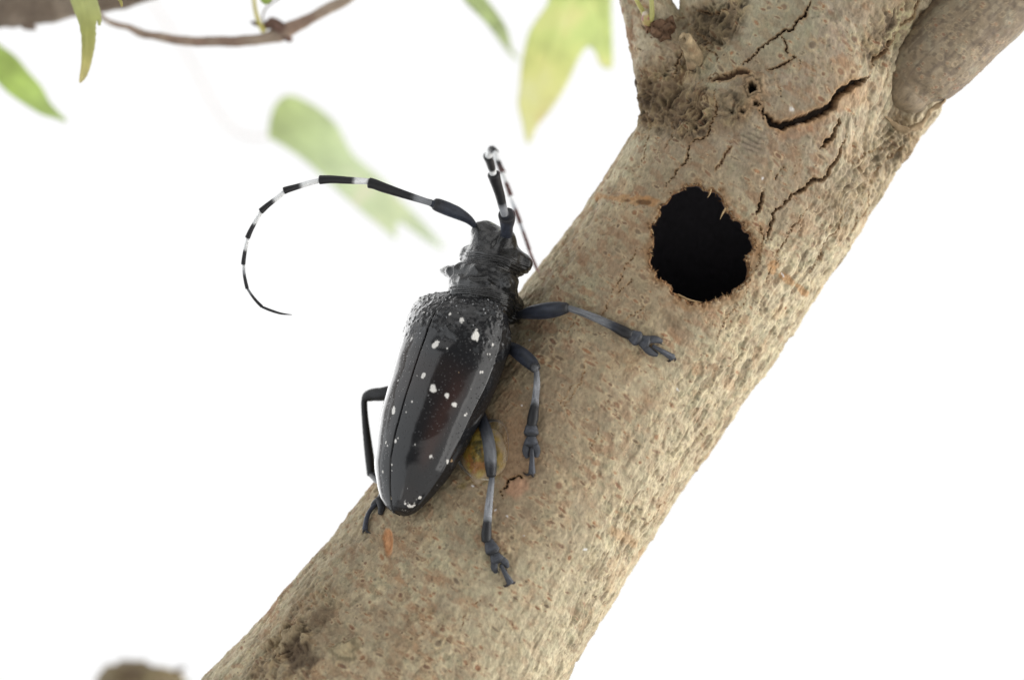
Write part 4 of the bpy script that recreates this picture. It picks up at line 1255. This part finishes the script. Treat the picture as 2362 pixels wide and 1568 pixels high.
# left legs, on the far flank
lg = limb('leg', [(985, 935, 78), (945, 918, 118), (905, 906, 138), (880, 909, 152), (862, 910, 165), (848, 914, 172), (841, 920, 175)], [13, 15, 16, 16, 15, 13, 9], beetle, [(0, BLACK), (1, BLACK)], 20, 8, seed=291, label='left hind leg in dark silhouette, bent beyond the wing case')
limb('tibia', [(842, 915, 175), (840, 930, 176), (842, 965, 178), (848, 1020, 180), (853, 1060, 182), (856, 1094, 184)], [7, 7.5, 8, 10, 11, 10], lg, [(0, BLACK), (1, BLACK)], 16, 8, seed=295)
def z_l(x, y): return min(tsurf(x, y, 12), 190)
def left_tarsus():
    G = BLACK * 2
    zt = tsurf(872, 1178, 12); za = tsurf(874, 1156, 16)
    limb('tarsus_joint', [(856, 1092, 184), (876, 1112, lerp(184, za, .35)), (886, 1134, lerp(184, za, .7))], [8, 10, 9], lg, [(0, BLACK), (1, BLACK)], 14, 6, seed=301)
    limb('tarsus_joint', [(886, 1130, lerp(184, za, .65)), (882, 1146, lerp(184, za, .88)), (874, 1158, za)], [8, 11, 10], lg, [(0, BLACK), (1, BLACK * 1.5)], 14, 6, seed=303)
    limb('tarsus_lobes', [(874, 1152, za + 2), (880, 1168, tsurf(880, 1168, 14)), (877, 1184, tsurf(877, 1184, 10))], [8, 9, 6], lg, [(0, BLACK), (1, BLACK * 2)], 14, 6, seed=305)
    limb('tarsus_lobes', [(874, 1152, za + 2), (864, 1162, tsurf(864, 1162, 14)), (858, 1172, tsurf(858, 1172, 10))], [8, 8, 5], lg, [(0, BLACK), (1, BLACK * 2)], 14, 6, seed=306)
    limb('claw_joint', [(868, 1160, tsurf(868, 1160, 16)), (853, 1178, tsurf(853, 1178, 14)), (845, 1198, tsurf(848, 1198, 12)), (842, 1219, tsurf(844, 1219, 10))], [4.5, 5.2, 5.6, 6.6], lg, [(0, C3(.03, .033, .045)), (1, C3(.04, .045, .06))], 14, 6, seed=307)
    limb('claw', [(842, 1219, tsurf(844, 1219, 10)), (848, 1226, tsurf(848, 1226, 6)), (855, 1229, tsurf(855, 1229, 1))], [3.6, 2.6, .7], lg, [(0, BLACK * 2), (1, BLACK * 2)], 8, 6, seed=309)
    limb('claw', [(842, 1219, tsurf(844, 1219, 10)), (838, 1225, tsurf(842, 1225, 6)), (837, 1230, tsurf(843, 1230, 1))], [3.4, 2.4, .7], lg, [(0, BLACK * 2), (1, BLACK * 2)], 8, 6, seed=311)
left_tarsus()
# the two legs hidden behind the body
for (pts, rad, tib, lb) in (([(1000, 800, 120), (985, 812, 170), (975, 825, 215), (980, 840, 250)], [12, 15, 16, 11], [(980, 838, 250), (1000, 880, 262), (1020, 930, 270), (1035, 975, 268)], 'left middle leg, hidden under the body'),
                            ([(1120, 720, 110), (1105, 725, 160), (1100, 735, 205), (1110, 745, 230)], [12, 15, 16, 11], [(1110, 744, 230), (1130, 765, 250), (1150, 785, 262), (1160, 800, 265)], 'left foreleg, hidden under the body')):
    lg = limb('leg', pts, rad, beetle, FEM, 18, 6, seed=320, label=lb)
    limb('tibia', tib, [7, 8, 10, 11], lg, [(0, BLUE), (.5, PALE * .6), (.8, BLACK), (1, BLACK)], 14, 6, seed=325)

# ---- antennae
def seg(parent, pts, rad, bands, seed): return limb('antenna_segment', pts, rad, parent, bands, 14, 8, cap=.35, streak=.16, seed=seed)
SC = [(0, BLACK * 1.5), (.15, BLUE * 1.1), (.8, BLUE * 1.25), (1, BLACK * 2)]
an = limb('antenna', [(1101, 530, 82), (1095, 521, 74), (1080, 506, 62), (1058, 493, 48), (1035, 483, 38), (1012, 474, 30), (1004, 471, 27)], [8, 7, 10.5, 14.5, 16, 15.5, 14], beetle, SC, 20, 8, seed=401, label='left antenna curving in a wide arc over the white background')
limb('antenna_segment', [(1006, 472, 27), (998, 470, 24), (992, 468, 22)], [8, 8.5, 7.5], an, [(0, BLUE), (1, BLUE)], 14, 6, seed=403)
W2 = [(0, WHITE * .9), (.42, WHITE), (.52, BLACK * 2), (1, BLACK)]
seg(an, [(994, 468, 22), (980, 464, 20), (930, 448, 10), (885, 433, 2), (864, 425, 0), (852, 422, 0)], [8, 7.6, 9.5, 11.5, 12, 12.5], [(0, PALE * .6), (.2, PALE * .9), (.27, PALE * .5), (.32, BLACK), (1, BLACK)], 405)
seg(an, [(853, 419, 0), (838, 418, -2), (800, 416, -6), (765, 414, -8), (738, 415, -8)], [7, 7.4, 8.6, 9.3, 10.5], [(0, BLACK), (.05, WHITE), (.28, WHITE), (.36, BLACK * 1.6), (1, BLACK)], 407)
seg(an, [(740, 416, -8), (715, 422, -8), (685, 431, -8), (664, 437, -8), (656, 440, -8)], [5.8, 6, 6.8, 7.8, 8.4], [(0, BLACK), (.06, WHITE), (.50, WHITE), (.60, BLACK * 2), (1, BLACK)], 409)
seg(an, [(658, 441, -8), (640, 456, -6), (618, 473, -4), (602, 487, -4)], [4.8, 5.2, 6.2, 7.4], [(0, BLACK), (.06, WHITE), (.42, WHITE), (.52, BLACK * 2), (1, BLACK)], 411)
seg(an, [(603, 488, -4), (591, 508, -2), (579, 530, 0), (571, 548, 0)], [4.2, 4.6, 5.4, 6.2], [(0, BLACK), (.06, WHITE), (.42, WHITE * .9), (.52, BLACK * 2), (1, BLACK)], 413)
seg(an, [(572, 549, 0), (567, 570, 2), (563, 592, 4), (561, 609, 4)], [3.8, 4.2, 4.8, 5.2], [(0, BLACK), (.06, WHITE), (.40, WHITE * .85), (.52, BLACK * 2), (1, BLACK)], 415)
seg(an, [(562, 610, 4), (563, 630, 6), (566, 648, 8), (570, 665, 8)], [3.2, 3.5, 4.0, 4.2], [(0, BLACK), (.06, WHITE * .8), (.32, PALE), (.48, BLACK * 2), (1, BLACK)], 417)
seg(an, [(571, 666, 8), (580, 680, 8), (592, 695, 8), (604, 707, 8)], [2.8, 3.0, 3.4, 3.6], [(0, BLACK), (.06, PALE * .6), (.22, PALE * .5), (.36, BLACK * 2), (1, BLACK)], 419)
seg(an, [(605, 708, 8), (625, 716, 8), (648, 723, 8), (673, 726, 8)], [2.8, 3.0, 2.4, .6], [(0, BLACK * 2), (1, BLACK * 2)], 421)

an = limb('antenna', [(1166, 548, 48), (1169, 537, 34), (1169, 524, 12), (1170, 508, -14), (1169, 496, -34)], [15, 14, 14.5, 18, 20], beetle, SC, 24, 8, cap=.15, seed=431, label='right antenna pointing at the camera, then looping down to the trunk')
limb('antenna_segment', [(1168, 500, -24), (1165, 494, -46), (1163, 489, -56)], [10, 10, 9], an, [(0, BLACK), (1, BLUE)], 16, 6, seed=433)
seg(an, [(1164, 494, -52), (1160, 479, -70), (1153, 449, -98), (1143, 417, -132), (1139, 403, -146)], [9, 9.6, 11, 13, 14.5], [(0, PALE * .8), (.2, PALE), (.27, PALE * .6), (.32, BLACK), (1, BLACK)], 435)
seg(an, [(1138, 406, -142), (1136, 394, -158), (1131, 376, -200), (1126, 360, -242)], [8, 8.5, 9.6, 11.5], [(0, WHITE * .8), (.24, WHITE), (.33, BLACK * 1.5), (1, BLACK)], 437)
seg(an, [(1127, 359, -242), (1130, 349, -270), (1135, 345, -296), (1142, 352, -318)], [8.5, 8.5, 8.5, 8.5], [(0, WHITE), (.55, WHITE), (.66, BLACK * 1.5), (1, BLACK)], 439)
seg(an, [(1142, 353, -318), (1146, 365, -340), (1152, 381, -352), (1160, 398, -366)], [6.4, 6.8, 6.2, 6.8], [(0, WHITE), (.48, WHITE), (.58, BLACK * 1.6), (1, BROWN)], 441)
seg(an, [(1160, 399, -366), (1166, 417, -374), (1172, 434, -380), (1178, 451, -384)], [4.8, 5.0, 5.2, 5.6], [(0, WHITE), (.42, WHITE * .8), (.52, BROWN), (1, BROWN)], 443)
seg(an, [(1178, 452, -384), (1184, 470, -384), (1192, 492, -382), (1200, 514, -380)], [4.2, 4.4, 4.8, 5.0], [(0, WHITE), (.40, PALE * 1.6), (.52, BROWN), (1, BROWN)], 445)
seg(an, [(1200, 515, -380), (1207, 535, -376), (1214, 555, -370), (1221, 576, -364)], [3.6, 3.8, 4.2, 4.4], [(0, PALE), (.2, PALE), (.35, BROWN), (1, BROWN)], 447)
seg(an, [(1221, 577, -364), (1226, 591, -358), (1232, 605, -350), (1237, 617, -344)], [3.2, 3.4, 3.6, 3.6], [(0, BROWN * 2), (.3, BROWN), (1, BROWN)], 449)
seg(an, [(1237, 618, -344), (1241, 624, -340), (1246, 632, -334)], [2.8, 2.4, .6], [(0, BROWN * 2), (1, BROWN)], 451)

# ================================================================== SAP BLOB under the hind leg
sap = empty('sap_blob', P(1106, 1040, tsurf(1106, 1040, 0)), 'clear film over a mossy amber blob beneath the right hind leg of the beetle', 'sap')
def dome(cx, cy, rx, ry, hgt, rot, seed, n=60, m_=26, wob=.12):
    V = []; 
    for i in range(m_ + 1):
        f = i / m_
        for j in range(n):
            a = j / n * 2 * math.pi
            k = f * (1 + wob * math.sin(2 * a + seed) + wob * .6 * math.sin(3 * a + 2 * seed) + wob * .4 * math.sin(5 * a))
            lx, ly = rx * k * math.cos(a), ry * k * math.sin(a)
            x = cx + lx * math.cos(rot) - ly * math.sin(rot); y = cy + lx * math.sin(rot) + ly * math.cos(rot)
            c, nn = hit(x, y, bvh)
            if c is None: c, nn = P(x, y, 60), np.array((0, -1, 0))
            V.append(c + nn * (hgt * S * math.sqrt(max(0, 1 - f * f)) - .004 * f))
    V = np.array(V); F = []
    for i in range(m_):
        for j in range(n):
            F.append((i * n + j, (i + 1) * n + j, (i + 1) * n + (j + 1) % n, i * n + (j + 1) % n))
    return V, F
V, F = dome(1114, 1044, 48, 76, 22, .15, 1.0)
V = V + np.array((0, -1.0, 0)) * (.02 * np.maximum(0, fbm(V * 9, 3, 501)) + .012 * fbm(V * 22, 2, 502))[:, None]
c = np.tile(C3(.27, .175, .035), (len(V), 1))
c = lerp(c, C3(.10, .085, .025), sstep(-.1, .4, fbm(V * 7, 4, 503))[:, None]); c = lerp(c, C3(.30, .12, .03), (sstep(.05, .45, fbm(V * 8 + 5, 3, 504)) * .8)[:, None])
c = lerp(c, C3(.42, .33, .08), (sstep(.2, .5, fbm(V * 11 + 9, 3, 505)) * .7)[:, None])
c = lerp(c, C3(.30, .225, .145), (sstep(.72, .98, np.repeat(np.arange(27) / 26, 60) + .25 * fbm(V * 6, 3, 506)))[:, None])
m = attr_mat('amber_moss', rough=.4, spec=.5, var=.3, scale=30, bump=.01, bump_scale=40)
make_mesh('amber_core', V, F, m, sap, c)
mg, nt, b = mat_new('clear_film')
tr_ = nt.nodes.new('ShaderNodeBsdfTransparent'); tr_.inputs[0].default_value = (.97, .96, .92, 1)
gl_ = nt.nodes.new('ShaderNodeBsdfGlossy'); gl_.inputs['Roughness'].default_value = .28
fr_ = nt.nodes.new('ShaderNodeFresnel'); fr_.inputs['IOR'].default_value = 1.28
mx_ = nt.nodes.new('ShaderNodeMixShader')
nt.links.new(fr_.outputs[0], mx_.inputs[0]); nt.links.new(tr_.outputs[0], mx_.inputs[1]); nt.links.new(gl_.outputs[0], mx_.inputs[2])
nt.links.new(mx_.outputs[0], nt.nodes['Material Output'].inputs['Surface'])
V, F = dome(1114, 1036, 58, 80, 27, .12, 2.0, wob=.07)
make_mesh('clear_film', V, F, mg, sap)
pts = [(1086, 955), (1070, 995), (1061, 1035), (1062, 1066), (1076, 1088), (1102, 1102), (1128, 1106)]
simple_tube('film_edge', [hit(x, y, bvh2)[0] + np.array((0, -.028, 0)) for x, y in pts], np.array([2, 2.6, 3, 3, 2.8, 2.4, 1.5]) * S, M_stalk, sap, (.42, .38, .30), 8, 6, cvar=.1)

# ================================================================== LEAVES AND BACKGROUND TWIGS
def leaf_material(name, rough=.5, trans=.72):
    m, nt, b = mat_new(name)
    N, L = nt.nodes, nt.links
    at = N.new('ShaderNodeAttribute'); at.attribute_name = 'albedo'
    tr = N.new('ShaderNodeBsdfTranslucent'); mx = N.new('ShaderNodeMixShader'); mx.inputs[0].default_value = trans
    out = N['Material Output']
    L.new(at.outputs['Color'], b.inputs['Base Color']); L.new(at.outputs['Color'], tr.inputs['Color'])
    b.inputs['Roughness'].default_value = rough; b.inputs['Specular IOR Level'].default_value = .35
    L.new(b.outputs[0], mx.inputs[1]); L.new(tr.outputs[0], mx.inputs[2]); L.new(mx.outputs[0], out.inputs['Surface'])
    return m
M_leaf = leaf_material('leaf')
from mathutils.geometry import delaunay_2d_cdt
def leaf(name, outline, zf, colf, label, midrib=None, group='leaves hanging round the trunk', step=9, veins=None, serr=0.0, grow=0.0):
    ol = catmull(np.array(outline + [outline[0]], float), 5)[:-1]
    if grow:
        tg = np.roll(ol, -1, 0) - np.roll(ol, 1, 0); nn_ = nrm(np.stack([tg[:, 1], -tg[:, 0]], 1))
        ar_ = (ol[:, 0] * np.roll(ol[:, 1], -1) - np.roll(ol[:, 0], -1) * ol[:, 1]).sum()
        ol = ol + nn_ * grow * (1 if ar_ > 0 else -1)
    if serr:
        cen = ol.mean(0); k = np.sin(np.arange(len(ol)) * 1.9) * serr
        ol = ol + nrm(ol - cen) * k[:, None]
    lo_, hi_ = ol.min(0), ol.max(0)
    gx, gy = np.meshgrid(np.arange(lo_[0], hi_[0], step), np.arange(lo_[1], hi_[1], step))
    g = np.stack([gx.ravel(), gy.ravel()], 1) + rng.uniform(-.2, .2, (gx.size, 2)) * step
    sd_ = poly_sdf(g, ol)
    g = g[sd_ < -step * .4]
    pts = np.concatenate([ol, g])
    n = len(ol)
    res = delaunay_2d_cdt([Vector(p) for p in pts.tolist()], [], [list(range(n))], 1, 1e-4)
    v2 = np.array([tuple(p) for p in res[0]]); F = [tuple(f) for f in res[2]]
    z = np.array([zf(x, y) for x, y in v2])
    mr_ = np.full(len(v2), 99.0)
    if midrib is not None:
        for mline in ([midrib] + (veins or [])):
            for a, b_ in zip(mline[:-1], mline[1:]):
                a = np.array(a, float); b_ = np.array(b_, float); e = b_ - a
                t = np.clip(((v2 - a) @ e) / (e @ e), 0, 1)
                mr_ = np.minimum(mr_, np.linalg.norm(v2 - a - t[:, None] * e, axis=1))
    V = np.array([P(x, y, zz) for (x, y), zz in zip(v2, z)])
    V[:, 1] += .02 * np.exp(-(mr_ / 5) ** 2) + .02 * fbm(V * 2.0, 2, 601)
    nv = len(V)
    th_ = np.array((0, .011, 0))
    VV = np.concatenate([V, V + th_])
    # the outline as boundary edges
    from collections import Counter
    ec = Counter()
    for f in F:
        for a, b_ in zip(f, f[1:] + f[:1]): ec[(a, b_)] += 1
    FF = list(F) + [tuple(i + nv for i in f[::-1]) for f in F]
    for (a, b_) in ec:
        if (b_, a) not in ec: FF.append((b_, a, a + nv, b_ + nv))
    c = np.array([colf(x, y) for x, y in v2])
    c = c * (1 + .14 * fbm(V * 2.2, 3, 602) + .06 * fbm(V * 9, 2, 603))[:, None]
    c = lerp(c, c * 1.1 + np.array((.03, .03, .02)), (.55 * np.exp(-(mr_ / 3.0) ** 2))[:, None])
    root = make_mesh(name, VV, FF, M_leaf, None, np.clip(np.concatenate([c, c]), .01, .8))
    tag(root, label, 'leaf', group)
    return root
def grad(p0, p1, cols):
    p0 = np.array(p0, float); p1 = np.array(p1, float); e = p1 - p0; L2 = e @ e
    us = np.linspace(0, 1, len(cols)); cs = np.array(cols)
    def f(x, y):
        t = float(np.clip((np.array((x, y)) - p0) @ e / L2, 0, 1))
        return np.array([np.interp(t, us, cs[:, k]) for k in range(3)])
    return f
midleaf = leaf('leaf', [(620,316),(624,280),(634,248),(650,228),(668,222),(690,228),(735,253),(775,290),(795,328),(815,360),(850,390),(890,425),(925,465),(965,505),(1000,545),(1022,572),(990,556),(955,532),(925,512),(912,520),(912,548),(890,530),(850,498),(800,456),(745,405),(695,362),(650,332)],
     lambda x, y: 1700 + .25 * (y - 300) + .12 * abs((x - 640) * .62 - (y - 240) * .78), grad((630, 260), (1010, 560), [(0.618, 0.683, 0.421), (0.655, 0.722, 0.504), (0.72, 0.783, 0.602), (0.686, 0.735, 0.558), (0.754, 0.819, 0.66)]),
     'blurred pale green lobed leaf behind the left antenna', [(640, 260), (760, 360), (880, 460), (985, 540)], veins=[[(720, 330), (780, 320)], [(820, 420), (880, 430)]], grow=2)
leaf('leaf', [(1266,-70),(1268,-20),(1264,10),(1240,45),(1222,75),(1212,110),(1203,160),(1200,200),(1196,235),(1200,262),(1206,285),(1212,315),(1219,330),(1228,312),(1238,290),(1262,262),(1286,228),(1308,190),(1326,150),(1342,120),(1358,106),(1374,120),(1384,146),(1398,156),(1411,152),(1411,100),(1409,40),(1408,-20),(1400,-70)],
     lambda x, y: 1250 + .2 * y + .25 * abs(x - 1300 + y * .25), grad((1330, -20), (1216, 325), [(0.714, 0.779, 0.429), (0.714, 0.781, 0.439), (0.771, 0.789, 0.446), (0.823, 0.809, 0.504), (0.883, 0.77, 0.488)]),
     'yellow green lobed leaf with a golden tip, left of the fork', [(1340, -60), (1290, 90), (1240, 230), (1218, 325)], veins=[[(1345, -50), (1390, 60), (1400, 150)]], grow=1.5)
leaf('leaf', [(-70,40),(-40,72),(0,106),(35,132),(65,168),(95,202),(112,235),(132,258),(152,280),(128,272),(95,262),(55,238),(20,214),(0,194),(-30,170),(-70,130)],
     lambda x, y: 1100 + .15 * x + .2 * abs(y - 150 - x * .8), grad((-40, 80), (150, 280), [(0.487, 0.581, 0.245), (0.555, 0.651, 0.297), (0.628, 0.728, 0.392)]),
     'plain green leaf tip cut by the left edge of the photo', [(-70, 85), (40, 180), (150, 278)], grow=1.5)
leaf('leaf', [(1050,-40),(1072,0),(1096,26),(1120,50),(1142,78),(1160,102),(1178,124),(1200,140),(1190,128),(1178,112),(1174,92),(1168,70),(1156,48),(1138,22),(1116,-6),(1100,-40)],
     lambda x, y: 1150 + 6 * max(0, y - 60) + .3 * (x - 1100), grad((1100, -20), (1190, 130), [(0.545, 0.612, 0.369), (0.57, 0.636, 0.394), (0.668, 0.725, 0.499)]),
     'narrow dull green leaf at the top edge beside the yellow leaf', [(1075, -40), (1130, 40), (1176, 108)], grow=2)
leaf('leaf', [(145,-50),(158,-10),(170,25),(182,55),(188,90),(188,125),(187,150),(183,178),(183,191),(190,188),(200,176),(208,155),(214,130),(219,105),(221,80),(221,60),(224,48),(226,58),(232,58),(234,42),(230,20),(222,-5),(212,-25),(205,-50)],
     lambda x, y: 230 + .4 * abs(x - 195) + .1 * y, grad((195, -40), (190, 190), [(0.55, 0.577, 0.342), (0.546, 0.567, 0.318), (0.567, 0.58, 0.284), (0.608, 0.586, 0.311), (0.627, 0.578, 0.355)]),
     'slender curled yellow green leaf hanging before the grey branch', [(172, -50), (196, 30), (202, 110), (187, 186)], step=5, serr=1.0)
leaf('leaf', [(262,-20),(268,-4),(274,4),(277,12),(280,17),(283,12),(282,4),(278,-4),(274,-20)],
     lambda x, y: 60.0, grad((270, -20), (280, 15), [(.50, .52, .22), (.55, .50, .26)]),
     'tiny leaf tip at the top edge over the grey branch', step=3)
leaf('leaf', [(596,-22),(600,0),(606,8),(612,11),(620,8),(628,0),(636,-22)], lambda x, y: 420.0, grad((610, -20), (612, 12), [(.45, .55, .2), (.5, .58, .25)]),
     'small green leaf at the top edge above the twig bud', step=4)

simple_tube('leaf_stalk', [P(330, -30, 2300), P(380, 50, 2290), P(440, 140, 2280), P(500, 255, 2270), P(545, 305, 2265), P(590, 318, 2260), P(632, 312, 2255)], np.array([2.6, 2.6, 2.6, 2.6, 2.6, 2.6, 3]) * S, M_leaf, midleaf, (.80, .74, .70), 8, 6, cvar=.05)
tw = empty('background_branch', P(-60, 0, 870), 'blurred grey branch with a thin bowed twig in the upper left', 'branch')
def bcol(V, seed, a, b_):
    return np.clip(lerp(np.tile(np.array(a), (len(V), 1)), np.array(b_), sstep(-.2, .5, fbm(V * 2.5, 3, seed))[:, None]) * (1 + .2 * fbm(V * 9, 3, seed + 1))[:, None], .01, .6)
def btube(name, pts, rad, a, b_, seed, n=24, sub=10, noise=.03):
    V, F, u, ang = tube([P(*q) for q in pts], np.array(rad) * S * 1.13, n, sub)
    V = V + noise * np.stack([fbm(V * 3, 3, seed), fbm(V * 3 + 5, 3, seed + 1), fbm(V * 3 + 9, 3, seed + 2)], 1)
    return make_mesh(name, V, F, M_bark, tw, bcol(V, seed + 4, a, b_))
btube('branch', [(-1500, 260, 1150), (-900, 150, 1050), (-450, 70, 980), (-140, 20, 928), (-40, 10, 899), (40, 4, 884), (120, -4, 870), (200, -14, 855), (300, -34, 841), (380, -58, 826), (480, -95, 812), (750, -230, 770), (1100, -480, 720)], [80, 74, 66, 60, 58, 56, 52, 50, 47, 44, 40, 34, 26], (.18, .14, .105), (.26, .21, .16), 701, 32)
btube('branch_nub', [(60, 50, 870), (72, 58, 870), (78, 63, 867)], [16, 11, 6], (.17, .13, .10), (.22, .17, .14), 705)
btube('twig', [(215, 20, 783), (234, 38, 768), (262, 52, 761), (300, 66, 746), (330, 78, 736), (370, 86, 725), (430, 94, 713), (500, 97, 701), (560, 95, 693), (610, 88, 684), (640, 80, 681), (660, 72, 678), (690, 57, 675), (740, 30, 672), (800, -4, 667), (850, -36, 661), (980, -130, 650), (1120, -260, 630)],
      [6, 5.5, 6, 7, 9, 9.5, 10, 10.5, 11, 12, 16, 17, 14, 12, 11.5, 11, 10, 8], (.26, .18, .135), (.35, .275, .21), 707, 20, 6, .018)
btube('bud_scar', [(612, 62, 669), (630, 55, 667), (650, 68, 667)], [8, 14, 14], (.10, .06, .045), (.15, .09, .07), 711)
btube('bud', [(652, 84, 669), (664, 90, 669), (672, 92, 669)], [9, 8, 4], (.16, .10, .08), (.2, .14, .11), 715)
btube('bud', [(604, 62, 672), (590, 56, 672), (578, 52, 672)], [6, 5, 2], (.10, .06, .045), (.14, .08, .06), 717)
simple_tube('leaf_stalk', [P(608, 72, 655), P(600, 58, 652), P(592, 36, 649), P(587, 12, 646), P(584, -25, 643)], np.array([7, 6.5, 5.5, 5, 5]) * S, M_stalk, tw, (.47, .42, .12), cvar=.1)
simple_tube('leaf_stalk', [P(612, 58, 659), P(606, 40, 655), P(612, 22, 652), P(626, 8, 649), P(648, -6, 646)], np.array([2.4, 2, 2, 2, 2]) * S, M_stalk, tw, (.12, .09, .06), cvar=.1)

# ---- broken stump, lower left
V, F, u, ang = tube([P(300, 1820, 1750), P(312, 1700, 1730), P(322, 1620, 1710), P(328, 1575, 1700), P(332, 1560, 1700)], np.array([152, 146, 139, 124, 100]) * S, 60, 12, cap=.42)
V = V + .10 * np.stack([fbm(V * 1.6, 3, 721), fbm(V * 1.6 + 4, 3, 722), fbm(V * 1.6 + 8, 3, 723)], 1) + .03 * fbm(V * 6, 3, 724)[:, None]
c = bcol(V, 725, (.12, .085, .05), (.22, .18, .10))
st_ = make_mesh('tree_stump', V, F, M_bark, None, c)
tag(st_, 'blurred brown broken branch stump poking up at the lower left', 'stump')
st_spike = simple_tube('splinter', [P(400, 1556, 1690), P(412, 1546, 1690), P(426, 1540, 1688)], np.array([12, 9, 3]) * S, M_bark, st_, (.10, .07, .045), 10, 6)
